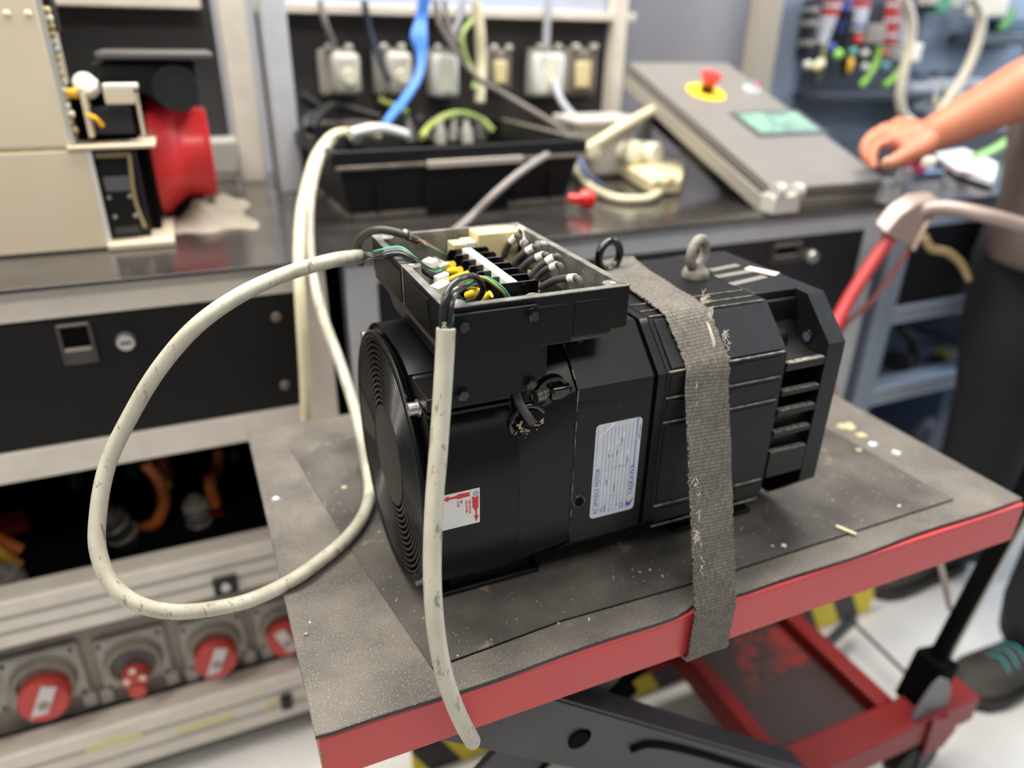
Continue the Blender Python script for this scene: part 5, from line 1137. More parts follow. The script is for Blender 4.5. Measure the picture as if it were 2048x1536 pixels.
# ================================================================== CONTROL PANEL
pA = at(1550, 378, y=1.0); pBk = at(1258, 125, x=pA.x); pDr = at(1780, 335, y=1.0)
XL, XR = pA.x, pDr.x
sv = (pBk-pA); Lp = sv.length; sv.normalize(); nv = Vector((1, 0, 0)).cross(sv).normalized()
cpn = thing('control_panel', (XL+.13, 1.2, 0.9), 'tilted grey control panel with emergency stop and touch screen', 'control panel')
cen = pA+Vector(((XR-XL)/2, 0, 0))+sv*Lp/2
MB().obox(cen-nv*0.010, Vector((1, 0, 0)), sv, nv, (XR-XL)/2, Lp/2, 0.010).build('face_plate', M_panel, cpn, bevel=0.002)
MB().obox(cen-nv*0.0225, Vector((1, 0, 0)), sv, nv, (XR-XL)/2-0.004, Lp/2-0.004, 0.0025).build('seal_gap', M_dark, cpn)
MB().obox(cen-nv*0.040, Vector((1, 0, 0)), sv, nv, (XR-XL)/2, Lp/2, 0.015).build('rear_frame', mat('frame grey', (168, 162, 152), .45, metal=.2), cpn, bevel=0.002)
MB().obox(cen-nv*0.075, Vector((1, 0, 0)), sv, nv, (XR-XL)/2-0.03, Lp/2-0.05, 0.02).build('enclosure', M_black, cpn)
def onp(u, v, off=0.0): return on(u, v, pA+nv*off, nv)
ec = onp(1412, 185)
disc = MB().lathe(ec, nv, [(0, 0.043), (0.002, 0.043)], n=40).build('warning_disc', M_yellow, cpn)
st = MB().lathe(ec, nv, [(0.014, 0.012), (0.022, 0.014), (0.030, 0.020), (0.036, 0.0225), (0.040, 0.021), (0.043, 0.012)], n=28).build('emergency_button', M_redp, cpn)
MB().lathe(ec, nv, [(0.001, 0.014), (0.016, 0.0135)], n=24).build('button_stem', M_black, cpn)
kc = onp(1503, 178)
kb = MB().lathe(kc, nv, [(0, 0.019), (0.003, 0.018), (0.004, 0.012), (0.012, 0.011)], n=28).build('round_sticker', mat('pale dial', (206, 208, 214), .4), cpn)
for k, c_ in enumerate(((200, 70, 80), (70, 90, 190), (90, 170, 90), (226, 120, 160))):
    a = k*math.pi/2; MB().lathe(kc+sv*0.008*math.sin(a)+Vector((1, 0, 0))*0.008*math.cos(a)+nv*0.012, nv, [(0, 0.0055), (0.002, 0.0055)], n=12).build('coloured_dot', mat('dot %d' % k, c_, .5), kb)
sc_ = [onp(u, v) for u, v in ((1452, 222), (1590, 219), (1664, 272), (1520, 279))]
cc = sum(sc_, Vector())/4; hw = ((sc_[1]-sc_[0]).length+(sc_[2]-sc_[3]).length)/4; hh = ((sc_[3]-sc_[0]).length+(sc_[2]-sc_[1]).length)/4
bz = MB().obox(cc+nv*0.001, Vector((1, 0, 0)), sv, nv, hw, hh*0.86, 0.0015).build('screen_bezel', mat('dark bezel', (72, 76, 80), .4), cpn, bevel=.001)
MB().obox(cc+nv*0.0028, Vector((1, 0, 0)), sv, nv, hw*0.84, hh*0.68, 0.0004).build('touch_screen', M_screen, bz)
# hinges
for u in (1556, 1592):
    p = at(u, 382, y=0.992)
    MB().cyl(p-Vector((0.008, 0, 0)), p+Vector((0.009, 0, 0)), 0.0135, n=20).build('hinge_knuckle', mat('bright hinge', (214, 212, 206), .4, metal=.3), cpn)
p = at(1566, 405, y=0.99); B(p.x-0.025, 0.985, 0.892, p.x+0.035, 1.02, 0.925).build('hinge_bracket', mat('bright hinge', 0), cpn, bevel=0.003)
p = at(1790, 365, y=0.99); B(p.x-0.02, 0.985, 0.892, p.x+0.015, 1.02, 0.935).build('hinge_bracket', M_alu_cool, cpn, bevel=0.003)
p = at(1806, 350, y=0.98); MB().cyl(p-Vector((0.004, 0, 0)), p+Vector((0.012, 0, 0)), 0.013, n=20).build('hinge_knuckle', M_alu_cool, cpn)
MB().obox(Vector((XL+0.012, 1.44, 0.985)), Vector((1, 0, 0)), Vector((0, 1, 0.1)), Vector((0, 0, 1)), 0.01, 0.01, 0.09).build('support_leg', mat('shade grey', (96, 92, 92), .5), cpn)
MB().obox(Vector((XR-0.012, 1.44, 0.985)), Vector((1, 0, 0)), Vector((0, 1, 0.1)), Vector((0, 0, 1)), 0.01, 0.01, 0.09).build('support_leg', mat('shade grey', 0), cpn)

# ================================================================== DRIVE CABINET WITH RED DUCT (left bench)
dc = thing('drive_cabinet', (-0.35, 1.25, 0.89), 'cream machine cabinet with open electronics on the left bench', 'cabinet')
B(-0.95, 1.138, 0.892, -0.120, 1.30, 1.024).build('lower_cover', M_cream, dc, bevel=0.002)
B(-0.95, 1.138, 1.028, -0.141, 1.30, 1.60).build('upper_cover', M_cream, dc, bevel=0.002)
B(-0.95, 1.1385, 1.0235, -0.121, 1.28, 1.0285).build('cover_joint', M_cream_edge, dc)
B(-0.122, 1.1375, 0.892, -0.117, 1.145, 1.022).build('cover_flange', mat('pale flange', (214, 212, 206), .45), dc)
for u, v in ((14, 28), (56, 28)): MB().sphere(at(u, v, y=1.138), 0.0045, n=8, sc=(1, .5, 1)).build('cover_screw', M_offwhite, dc)
B(-0.120, 1.16, 0.895, -0.066, 1.30, 1.018).build('drive_module', M_black, dc, bevel=0.002)
B(-0.066, 1.20, 0.895, -0.052, 1.30, 1.022).build('module_side', M_dark, dc)
for z0, z1, m_ in ((0.965, 0.985, mat('smoky window', (108, 108, 112), .4)), (0.905, 0.915, M_back)):
    B(-0.112, 1.157, z0, -0.080, 1.161, z1).build('module_window', m_, dc, bevel=.001)
for x, z in ((-0.110, 0.957), (-0.084, 0.957), (-0.108, 0.93), (-0.082, 0.93)): MB().sphere((x, 1.159, z), 0.003, n=6).build('module_screw', M_steel, dc)
a = at(190, 311, y=1.15); b_ = at(262, 311, y=1.15); B(a.x, 1.148, a.z-.003, b_.x, 1.152, a.z+.003).build('brass_strip', M_brass, dc)
MB().tube([at(258, 308, y=1.145), at(270, 400, y=1.15), at(290, 455, y=1.15)], 0.0025, n=6).build('rod', M_brass, dc)
a, b_ = at(132, 288, y=1.14), at(306, 268, y=1.14); B(a.x, 1.135, 1.024, b_.x, 1.28, 1.029).build('shelf_plate', M_cream, dc, bevel=.001)
a, b_ = at(225, 500, z=0.892), at(350, 490, z=0.892); B(a.x-.005, 1.125, 0.891, b_.x, 1.28, 0.899).build('foot_plate', M_cream, dc, bevel=.001)
a = at(156, 175, y=1.15); b_ = at(182, 275, y=1.15); B(a.x, 1.148, b_.z, a.x+0.006, 1.20, a.z).build('upright_strip', M_cream, dc, bevel=.001)
a = at(205, 175, y=1.15); b_ = at(272, 208, y=1.15); B(a.x, 1.145, b_.z, b_.x, 1.155, a.z).build('cream_plate', M_cream, dc, bevel=.002)
B(a.x, 1.145, a.z-.002, b_.x+.006, 1.175, a.z+.004).build('plate_fold', M_white, dc, bevel=.001)
a = at(268, 185, y=1.15); b_ = at(282, 272, y=1.15); B(a.x, 1.148, b_.z, a.x+0.0035, 1.17, a.z).build('upright_strip', M_cream, dc)
a = at(180, 215, y=1.18); b_ = at(268, 265, y=1.18); B(a.x, 1.17, b_.z, b_.x, 1.28, a.z).build('relay_module', mat('dark relay', (36, 38, 46), .45), dc, bevel=.001)
B(-0.139, 1.19, 1.03, -0.06, 1.28, 1.10).build('dark_chassis', M_dark, dc)
a = at(128, 180, y=1.15); b_ = at(156, 194, y=1.15); MB().cyl(Vector((a.x, 1.155, (a.z+b_.z)/2)), Vector((b_.x, 1.155, (a.z+b_.z)/2)), 0.0065).build('orange_fuse', mat('amber', (236, 176, 30), .4), dc)
MB().lathe(at(172, 172, y=1.17), (0, -1, 0.4), [(-.01, 0.014), (0.012, 0.014), (0.014, 0.010)], n=20).build('white_knob', M_white, dc)
B(at(158, 168, y=1.17).x, 1.17, at(158, 190, y=1.17).z, at(194, 168, y=1.17).x, 1.20, at(158, 160, y=1.17).z).build('white_block', M_white, dc, bevel=.003)
MB().tube([at(175, 230, y=1.15), at(190, 236, y=1.145), at(206, 252, y=1.15)], 0.003, n=8).build('amber_lead', mat('amber', 0), dc)
B(-0.141, 1.145, 1.03, -0.134, 1.20, 1.40).build('circuit_board_edge', mat('silvery edge', (180, 180, 176), .5), dc)
random.seed(5)
for k in range(16):
    v = 20+k*16; u = 78+v*0.222+random.uniform(2, 9); p = at(u, v, y=1.15)
    MB().lathe(p, (1, -0.2, 0), [(0, 0.0042), (0.006, 0.0042), (0.007, 0.002)], n=10).build('standoff', random.choice((M_offwhite, M_brass, M_cream_edge, M_steel)), dc)
p = at(90, 10, y=1.16); B(p.x-.012, 1.15, p.z-.03, p.x+.008, 1.2, p.z+.06).build('dark_tab', M_black, dc)
# fan unit with red duct, resting behind
fu = thing('fan_unit', (0.0, 1.32, 0.89), 'black fan motor unit with bright red round duct on the left bench', 'fan')
AXZ, AXY = 0.990, 1.32
MB().lathe((-0.050, AXY, AXZ), (1, 0, 0), [(0, 0.094), (0.0, 0.094), (0.012, 0.092), (0.036, 0.075), (0.044, 0.070), (0.080, 0.069), (0.084, 0.071), (0.086, 0.066), (0.040, 0.064), (0.002, 0.088)], n=56).build('red_duct', M_redp, fu)
MB().lathe((-0.066, AXY, AXZ), (1, 0, 0), [(0, 0.094), (0.017, 0.095)], n=48).build('duct_flange', M_dark, fu)
MB().lathe((-0.04, AXY, AXZ), (1, 0, 0), [(0, 0.03), (0.06, 0.03)], n=24).build('duct_hub', M_dark, fu)
a, b_ = at(190, 103, y=1.22), at(425, 116, y=1.22)
B(a.x, 1.20, a.z-.008, b_.x, 1.36, a.z).build('top_plate', mat('dusty black plate', (96, 92, 90), .5), fu, bevel=.002)
a, b_ = at(180, 125, y=1.225), at(402, 186, y=1.225)
B(a.x, 1.222, b_.z, b_.x, 1.35, a.z).build('fan_housing', M_black, fu, bevel=.004)
a = at(352, 172, y=1.218)
MB().lathe((a.x, 1.222, a.z-.003), (0, -1, 0), [(0, 0.032), (0.006, 0.031), (0.006, 0.024), (0.004, 0.023), (0.004, 0.0)], n=36, cap=False).build('round_cap', mat('soft black', (42, 42, 44), .4), fu)
MB().prism([at(u, v, y=1.22) for u, v in ((285, 186), (330, 212), (395, 214), (402, 186))], (0, 0.1, 0)).build('housing_skirt', M_black, fu, bevel=.003)
B(-0.03, 1.28, 0.891, 0.015, 1.36, 0.925).build('duct_foot', M_dark, fu)

# ================================================================== RIGHT WALL EQUIPMENT
yw = 1.695
rk = thing('terminal_rack', (at(1715, 180, y=yw).x, yw, 0.98), 'dark rack full of terminal strips hanging on the blue grey panel', 'rack')
a, b_ = at(1602, -20, y=yw), at(1826, 182, y=yw); rx0, rx1, rz0 = at(1600, 178, y=yw).x, at(1812, 178, y=yw).x, at(1700, 180, y=yw).z
B(rx0, yw-0.004, rz0, rx1, yw+0.005, 1.45).build('rack_back', mat('rack dark blue', (54, 60, 74), .5), rk, smooth=False)
B(rx0-.02, yw-0.10, rz0-0.022, rx1, yw, rz0).build('rack_ledge', mat('rack ledge', (44, 50, 64), .5), rk, bevel=.003)
cols = {'r': M_reddull, 'w': mat('terminal white', (196, 202, 214), .5), 'k': M_black, 'g': mat('terminal grey', (140, 138, 134), .5), 'b': mat('terminal blue', (60, 74, 150), .5)}
def strip(us, vs, ue, ve, n, wpx, pat):
    for k in range(n):
        u = us+(ue-us)*k/(n-1); v = vs+(ve-vs)*k/(n-1); p = at(u, v, y=yw-0.03); hw_ = wpx/2*0.0011; hz = abs(ve-vs)/(n-1)*0.5*0.00115*0.86
        B(p.x-hw_, yw-0.045, p.z-hz, p.x+hw_, yw-0.005, p.z+hz).build('terminal', cols[pat[k % len(pat)]], rk, bevel=0.001)
strip(1626, 6, 1612, 112, 9, 22, 'kgkgkkgkk'); strip(1672, 4, 1642, 84, 11, 22, 'rwrrwwwwwww'); strip(1726, 4, 1712, 60, 8, 28, 'rrwwwwbw'); strip(1792, 2, 1780, 86, 12, 16, 'rwrrrwrrrwrr'); strip(1806, 20, 1800, 84, 8, 12, 'wwwwwwww')
strip(1692, 4, 1684, 60, 5, 16, 'bbkbb')
for u, v, c_, nm in ((1662, 96, 'b', 'x'), (1640, 128, 'w', 'x'), (1716, 80, 'r', 'x')):
    p = at(u, v, y=yw-0.05); MB().sphere(p, 0.014, n=8).build('round_connector', cols[c_] if c_ != 'w' else M_offwhite, rk)
for u, v, r, c_ in ((1676, 109, 0.014, (140, 200, 90)), (1730, 107, 0.011, (190, 188, 182)), (1730, 134, 0.011, (180, 180, 180)), (1616, 130, 0.012, (206, 210, 200)), (1633, 134, 0.012, (214, 202, 150)), (1706, 103, 0.011, (90, 170, 166)), (1770, 132, 0.012, (90, 150, 164)), (1771, 108, 0.010, (170, 70, 66))):
    MB().sphere(at(u, v, y=yw-0.06), r, n=8).build('round_connector', mat('conn %d' % u, c_, .5), rk)
p = at(1700, 130, y=yw-.06); MB().sphere(p, 0.014, n=8, sc=(.7, .7, 1.6)).build('yellow_connector', mat('amber connector', (214, 172, 50), .5), rk)
a = at(1750, 68, y=yw-.05); B(a.x-.018, yw-.07, a.z-.024, a.x+.018, yw-.01, a.z+.024).build('grey_connector', mat('terminal grey', 0), rk, bevel=.003)
a = at(1790, 106, y=yw-.05); B(a.x-.016, yw-.07, a.z-.018, a.x+.016, yw-.01, a.z+.018).build('grey_connector', mat('terminal grey', 0), rk, bevel=.003)
for pts in (((1757, 92), (1754, 120), (1740, 148), (1722, 172)), ((1800, 140), (1786, 158), (1768, 172)), ):
    MB().tube([at(u, v, y=yw-0.06) for u, v in pts], 0.0085, n=10).build('green_cable', M_limegreen, rk)
MB().tube([at(1650, 86, y=yw-.05), at(1645, 120, y=yw-.05), at(1636, 160, y=yw-.04)], 0.007, n=8).build('olive_cable', mat('olive cable', (128, 132, 88), .5), rk)
MB().tube([at(1703, 20, y=yw-.06), at(1692, 80, y=yw-.06), at(1690, 150, y=yw-.05)], 0.009, n=8).build('black_cable', M_black, rk)
hs = 1.50
hose('cream_hose', [at(1806, -10, y=hs), at(1822, 40, y=hs), at(1820, 90, y=hs), at(1806, 150, y=hs), at(1800, 195, y=hs), at(1806, 228, y=hs), at(1822, 244, y=hs)], 0.0125, mat('hose cream', (206, 196, 180), .45), 'cream hose hanging right of the terminal rack', 'hose', 'cream hoses on the right wall')
hose('cream_hose', [at(1944, -10, y=hs), at(1962, 35, y=hs), at(1956, 80, y=hs), at(1938, 130, y=hs), at(1915, 172, y=hs), at(1895, 200, y=hs), at(1878, 226, y=hs)], 0.0125, mat('hose cream', 0), 'cream hose curving down behind the raised forearm', 'hose', 'cream hoses on the right wall')
p = at(1824, 105, y=hs); tag(B(p.x-.012, hs-.02, p.z-.022, p.x+.012, hs+.02, p.z+.022).build('hose_clip', M_white, bevel=.003), 'pale clip on the hose beside the terminal rack', 'clip')
def wbox(u0, v0, u1, v1, y, d, m, name, label, cat, grp=None, bev=.004):
    a, b_ = at(u0, v0, y=y), at(u1, v1, y=y)
    return tag(B(a.x, y, b_.z, b_.x, y+d, a.z).build(name, m, bevel=bev), label, cat, grp)
wbox(1978, -10, 2010, 34, 1.62, .06, mat('ivory box', (216, 206, 184), .5), 'relay', 'ivory relay on the small shelf at the top right', 'relay')
wbox(1880, -10, 1896, 26, 1.64, .04, mat('emerald', (30, 134, 96), .5), 'green_connector', 'green connector hanging from the top right of the wall', 'connector')
wbox(1906, -10, 1926, 18, 1.64, .04, M_sock, 'grey_connector', 'pale grey connector beside the green one at the top', 'connector')
wbox(1860, -10, 1878, 12, 1.64, .04, M_sock, 'grey_connector', 'grey connector left of the green one at the top', 'connector')
wbox(1956, 66, 2090, 92, 1.60, .09, mat('rack ledge', 0), 'small_shelf', 'dark shelf at the right frame edge above the forearm', 'shelf')
wbox(2010, 36, 2090, 66, 1.62, .06, M_teald, 'teal_box', 'dark teal box on the dark shelf at the right edge', 'box')
hose('green_lead', [at(2028, 20, y=1.6), at(2016, 42, y=1.6), at(1998, 58, y=1.6)], 0.009, mat('leaf lead', (90, 150, 80), .5), 'short green lead in front of the teal box', 'wire')
for k, (u0, v0) in enumerate(((1838, 168), (1862, 176), (1886, 160), (1912, 170), (1938, 158))):
    g_ = wbox(u0, v0, u0+20, v0+52, 1.62, .05, mat('wall plug grey', (166, 170, 180), .5), 'wall_outlet', ['grey wall outlet right of the left cream hose', 'second grey wall outlet behind the forearm', 'middle grey wall outlet behind the forearm', 'fourth grey wall outlet behind the forearm', 'grey wall outlet nearest the right frame edge'][k], 'outlet', 'wall outlets behind the forearm', .003)
    a = at(u0+10, v0+28, y=1.615); B(a.x-.008, 1.612, a.z-.012, a.x+.008, 1.622, a.z+.012).build('outlet_insert', M_beige, g_, bevel=.002)
for k, u0 in enumerate((1838, 1872, 1906)):
    wbox(u0, 142, u0+14, 150, 1.68, .02, mat('dark slot', (70, 80, 98), .5), 'label_holder', ['small dark label holder, left of three above the outlets', 'small dark label holder, middle of three above the outlets', 'small dark label holder, right of three above the outlets'][k], 'holder', 'label holders on the blue panel', .001)
# items on the right bench top
hose('lime_cable', [at(1948, 318, z=0.91), at(1975, 306, z=0.915), at(2000, 292, z=0.92), at(2018, 280, z=0.93)], 0.012, M_limegreen, 'lime green cable on the right bench behind the papers', 'cable')
wbox(1890, 262, 2030, 318, 1.50, .08, mat('charcoal case', (70, 72, 78), .5), 'equipment_case', 'charcoal case on the right bench under the forearm', 'case')
pp_ = [at(1868, 316, z=0.898), at(1925, 306, z=0.898), at(1992, 336, z=0.898), at(1985, 372, z=0.898), at(1915, 350, z=0.898)]
pap = MB().prism(pp_, (0, 0, 0.012)).build('paper_stack', mat('white paper', (232, 232, 236), .6), bevel=.001); tag(pap, 'stack of white papers with a maroon stripe on the right bench', 'paper')
q1, q2 = at(1888, 335, z=0.9105), at(1965, 350, z=0.9105)
MB().obox((q1+q2)/2, q2-q1, (q2-q1).cross(Vector((0, 0, 1))), Vector((0, 0, 1)), (q2-q1).length/2, 0.006, 0.0006).build('maroon_stripe', mat('maroon print', (150, 70, 92), .5), pap)
a = at(1845, 345, z=0.898)
kb = B(a.x-0.045, a.y-.02, 0.891, a.x+.05, a.y+.03, 0.903).build('parts_tray', mat('slate tray', (88, 112, 150), .4), bevel=.003); tag(kb, 'blue grey tray with small parts right of the control panel', 'tray')
for k, (u, v, m_, l_) in enumerate(((1824, 322, M_pink, 'pink packet in the small parts tray beside the worker hand'), (1828, 314, mat('lime packet', (160, 190, 60), .5), 'lime packet behind the pink one beside the worker hand'), (1858, 325, M_white, 'white packet in the small parts tray'), (1835, 338, mat('rose packet', (206, 96, 130), .5), 'rose packet at the front of the small parts tray'))):
    shelfbox(u, v, 1.06+0.01*k, 0.016, 0.012, 0.010, m_, l_, 'packet', 'packet', .3*k, 'packets in the small parts tray')
# hazard striped kick board of the benches
kb_ = MB().box(-1.3, 0.0, 0, 0, 0, 0) if False else None
hz = B(0.19, 0.832, 0.0, 1.262, 0.844, 0.085).build('hazard_board', M_hazard, bevel=.001, smooth=False); tag(hz, 'low board with yellow and black hazard stripes on the floor behind the cart', 'barrier')
# ================================================================== PERSON
per = thing('person', (1.5, 0.78, 0.0), 'person in grey brown shirt and black trousers resting a hand on the control panel', 'person')
hip = Vector((1.53, 0.80, 0.90)); chest = Vector((1.50, 0.81, 1.22)); neck = Vector((1.48, 0.82, 1.44))
shR = Vector((1.50, 0.99, 1.38)); shL = Vector((1.52, 0.62, 1.38))
elb = at(2150, 128, d=1.19); wri = at(1866, 268, d=1.285); palm = at(1822, 278, d=1.31)
fore = elb.lerp(wri, 0.35)
bd = MB()
bd.limb([hip, hip.lerp(chest, .5), chest], [0.125, 0.115, 0.125]).limb([hip+Vector((0, -.05, 0)), chest+Vector((0, -.06, 0))], [0.10, 0.10]).limb([hip+Vector((0, .05, 0)), chest+Vector((0, .06, 0))], [0.10, 0.10])
bd.limb([shL, chest+Vector((0, 0, .13)), shR], [0.058, 0.075, 0.058]).limb([chest, neck, (1.46, 0.82, 1.53), (1.45, 0.82, 1.62)], [0.08, 0.06, 0.055, 0.06])
bd.sphere((1.445, 0.82, 1.685), 0.105, n=16, sc=(0.98, 0.8, 1.18))
bd.limb([(1.36, 0.82, 1.71), (1.335, 0.82, 1.675)], [0.008, 0.014])
for s_ in (-1, 1): bd.sphere((1.455, 0.82+0.086*s_, 1.685), 0.03, n=8, sc=(.7, .3, 1))
bd.limb([shR, shR.lerp(elb, .5), elb, fore, elb.lerp(wri, .75), wri], [0.058, 0.052, 0.050, 0.050, 0.038, 0.031], n=24)
bd.limb([shL, (1.55, 0.53, 1.12), (1.42, 0.50, 0.98), (1.36, 0.50, 0.95)], [0.058, 0.046, 0.036, 0.028])
bd.limb([(1.54, 0.70, 0.86), (1.51, 0.655, 0.48), (1.475, 0.59, 0.10), (1.42, 0.58, 0.06)], [0.085, 0.055, 0.038, 0.03])
bd.limb([(1.53, 0.89, 0.86), (1.565, 0.88, 0.48), (1.58, 0.88, 0.10), (1.52, 0.88, 0.06)], [0.085, 0.055, 0.038, 0.03])
HF = [[(1786, 281, 1.292), (1752, 290, 1.297), (1743, 314, 1.296), (1747, 333, 1.292)],
      [(1780, 268, 1.315), (1741, 280, 1.320), (1731, 306, 1.320), (1737, 325, 1.316)],
      [(1785, 257, 1.338), (1746, 266, 1.344), (1727, 290, 1.343), (1728, 310, 1.338)],
      [(1796, 250, 1.356), (1762, 256, 1.362), (1742, 274, 1.362), (1738, 292, 1.357)]]
for k, fch in enumerate(HF):
    P_ = [at(u, v, d=d_) for u, v, d_ in fch]
    bd.limb([wri.lerp(palm, .3), P_[0]], [0.024, 0.0150])
    bd.limb(P_, [0.0110, 0.0092, 0.0086, 0.0076] if k < 3 else [0.0100, 0.0084, 0.0078, 0.0068], n=12)
bd.limb([wri, at(1850, 292, d=1.275), at(1815, 308, d=1.268), at(1790, 322, d=1.262), at(1772, 328, d=1.264)], [0.024, 0.021, 0.0155, 0.0125, 0.0100], n=14)
bd.limb([wri.lerp(palm, .5), at(1806, 288, d=1.288)], [0.024, 0.017])
b6 = Vector((1.36, 0.50, 0.95))
for k in range(4):
    d_ = Vector((-1, 0.10*(k-1.5), -0.25)); q0 = b6+Vector((-0.045, 0.019*(k-1.5), 0))
    bd.limb([b6, q0], [0.02, 0.0125]); L4 = (0.024, 0.028, 0.026, 0.020)[k]
    bd.limb([q0, q0+d_*L4, q0+d_*L4*1.9+Vector((0, 0, -0.008)), q0+d_*L4*2.6+Vector((0, 0, -0.02))], [0.010, 0.0092, 0.0085, 0.0075], n=10)
bd.limb([b6+Vector((0.01, 0.015, 0)), b6+Vector((-0.02, 0.038, -0.01)), b6+Vector((-0.045, 0.050, -0.02))], [0.015, 0.012, 0.0095], n=10)
body = bd.build('body', M_skin, per, angle=180)
rm = body.modifiers.new('remesh', 'REMESH'); rm.mode = 'VOXEL'; rm.voxel_size = 0.0034; rm.use_smooth_shade = True
sm = body.modifiers.new('smooth', 'SMOOTH'); sm.factor = 0.5; sm.iterations = 3
dg = bpy.context.evaluated_depsgraph_get(); nm = bpy.data.meshes.new_from_object(body.evaluated_get(dg))
body.modifiers.clear(); body.data = nm; nm.shade_smooth()
if not nm.materials: nm.materials.append(M_skin)
tn = at(1774, 322, d=1.255); MB().sphere(tn, 0.007, n=8, sc=(1.2, .5, .9)).build('thumb_nail', M_nail, per)
# face and hair
fc = Vector((1.36, 0.82, 1.665))
MB().sphere((1.462, 0.82, 1.725), 0.108, n=16, sc=(0.95, 0.82, 1.02)).build('hair', M_hair, per)
for s_ in (-1, 1):
    MB().sphere((1.352, 0.82+0.032*s_, 1.705), 0.0115, n=8).build('eye', M_white, per)
    MB().sphere((1.3425, 0.82+0.032*s_, 1.705), 0.005, n=6).build('iris', M_ink, per)
MB().tube([(1.352, 0.798, 1.637), (1.344, 0.82, 1.634), (1.352, 0.842, 1.637)], 0.005, n=8).build('mouth', mat('lips', (176, 100, 88), .5), per)
# clothing
def ell(c, rx, ry, n=36, wob=0.0, ph=0.0): return [Vector((c[0]+rx*math.cos(t)*(1+wob*math.sin(5*t+ph)), c[1]+ry*math.sin(t)*(1+wob*math.sin(5*t+ph)), c[2])) for t in [2*math.pi*k/n for k in range(n)]]
torso = MB().loft([ell((1.535, 0.80, 0.790), 0.150, 0.174, wob=.02), ell((1.535, 0.80, 0.800), 0.158, 0.178, wob=.02), ell((1.53, 0.80, 0.86), 0.152, 0.174, wob=.025, ph=1), ell((1.525, 0.80, 0.92), 0.150, 0.172, wob=.02, ph=2), ell((1.52, 0.81, 1.02), 0.142, 0.178, wob=.015, ph=3), ell((1.51, 0.81, 1.15), 0.140, 0.190), ell((1.505, 0.81, 1.27), 0.138, 0.205), ell((1.50, 0.815, 1.37), 0.118, 0.190), ell((1.49, 0.82, 1.425), 0.085, 0.12), ell((1.48, 0.82, 1.45), 0.068, 0.075)])
torso.build('shirt', M_shirt, per, angle=180)
MB().torus((1.48, 0.82, 1.45), (0.15, 0, 1), 0.066, 0.010, n=30).build('collar', M_shirt, per)
MB().tube([shR+Vector((0.0, -0.05, 0.0)), shR, shR.lerp(elb, .35), shR.lerp(elb, .62)], 0.078, n=20, r_end=0.066).build('sleeve', M_shirt, per)
MB().tube([shL+Vector((0.0, 0.05, 0.0)), shL, Vector((1.55, 0.57, 1.22)), Vector((1.555, 0.55, 1.17))], 0.078, n=20, r_end=0.066).build('sleeve', M_shirt, per)
def leg(pts, rs, off=0):
    mb = MB(); P = [Vector(p) for p in pts]; S = []
    for k, (p, r) in enumerate(zip(P, rs)): S.append([p+Vector((math.cos(t)*r*(1+.03*math.sin(3*t+k)), math.sin(t)*r*(1+.03*math.cos(4*t+k)), 0)) for t in [2*math.pi*j/28 for j in range(28)]])
    return mb.loft(S)
tr = leg([(1.53, 0.80, 0.96), (1.53, 0.80, 0.86), (1.53, 0.80, 0.80)], [0.145, 0.152, 0.15]); 
tr.build('trouser_waist', M_trouser, per, angle=180)
leg([(1.54, 0.70, 0.86), (1.54, 0.69, 0.78), (1.51, 0.65, 0.60), (1.49, 0.63, 0.48), (1.47, 0.60, 0.30), (1.455, 0.585, 0.14), (1.45, 0.58, 0.075)], [0.10, 0.105, 0.090, 0.083, 0.080, 0.088, 0.082]).build('trouser_leg', M_trouser, per, angle=180)
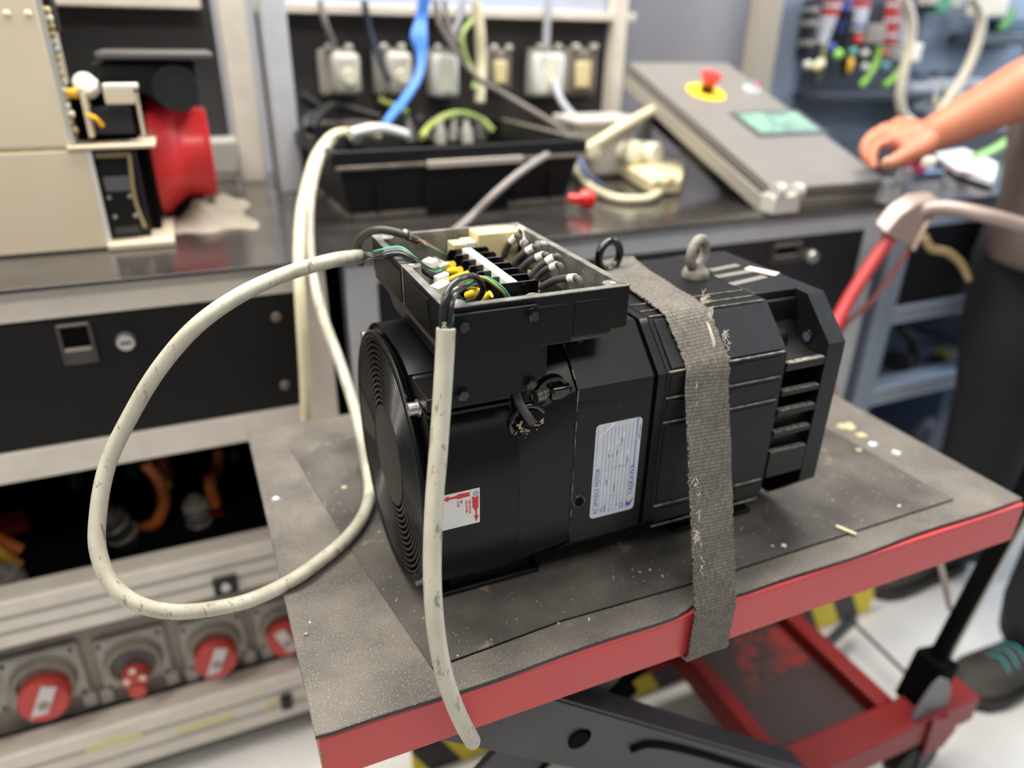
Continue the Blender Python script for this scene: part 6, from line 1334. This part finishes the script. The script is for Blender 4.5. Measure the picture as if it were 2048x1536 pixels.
leg([(1.53, 0.89, 0.86), (1.53, 0.89, 0.78), (1.535, 0.885, 0.62), (1.56, 0.88, 0.48), (1.57, 0.88, 0.30), (1.565, 0.88, 0.14), (1.56, 0.88, 0.075)], [0.10, 0.108, 0.098, 0.090, 0.083, 0.088, 0.084]).build('trouser_leg', M_trouser, per, angle=180)
def shoe(toe, heel, nm):
    toe, heel = Vector(toe), Vector(heel); d = (toe-heel).normalized(); s_ = Vector((-d.y, d.x, 0)); L_ = (toe-heel).length
    mb = MB(); S = []
    prof = [(0.0, 0.020, 0.030, 0.07), (0.04, 0.034, 0.034, 0.095), (0.16, 0.040, 0.038, 0.11), (0.34, 0.040, 0.038, 0.115), (0.48, 0.043, 0.036, 0.088), (0.62, 0.049, 0.034, 0.070), (0.78, 0.052, 0.030, 0.058), (0.90, 0.046, 0.028, 0.050), (0.97, 0.032, 0.026, 0.042), (1.0, 0.012, 0.024, 0.034)]
    for f_, w_, zb, zt_ in prof:
        c = heel+d*L_*f_; row = []
        for k in range(20):
            t = 2*math.pi*k/20; zz = 0.022+(zt_-0.022)*(0.5+0.5*math.sin(t)); ww = w_*math.cos(t)*(1.0 if math.sin(t) < 0.2 else 0.92)
            row.append(c+s_*ww*(1 if math.sin(t) < 0 else 1-0.25*math.sin(t))+Vector((0, 0, zz)))
        S.append(row)
    o = mb.loft(S).build('shoe', M_shoe, per, angle=180)
    so_ = MB(); out = []
    for f_, w_, zb, zt_ in prof:
        out.append((heel+d*L_*f_+s_*(w_+.004)))
    for f_, w_, zb, zt_ in reversed(prof): out.append((heel+d*L_*f_-s_*(w_+.004)))
    so_.prism([Vector((p.x, p.y, 0.001)) for p in out], (0, 0, 0.026)).build('shoe_sole', mat('shoe sole', (44, 42, 40), .7), o, bevel=.003)
    for k in range(4):
        c = heel+d*L_*(0.46+0.07*k)+Vector((0, 0, 0.094-0.008*k))
        MB().tube([c-s_*0.026-Vector((0, 0, .012)), c+Vector((0, 0, .004)), c+s_*0.026-Vector((0, 0, .012))], 0.0022, n=6).build('shoe_lace', M_teal, o)
shoe((1.225, 0.585, 0), (1.51, 0.575, 0), 'a'); shoe((1.300, 0.885, 0), (1.60, 0.875, 0), 'b')
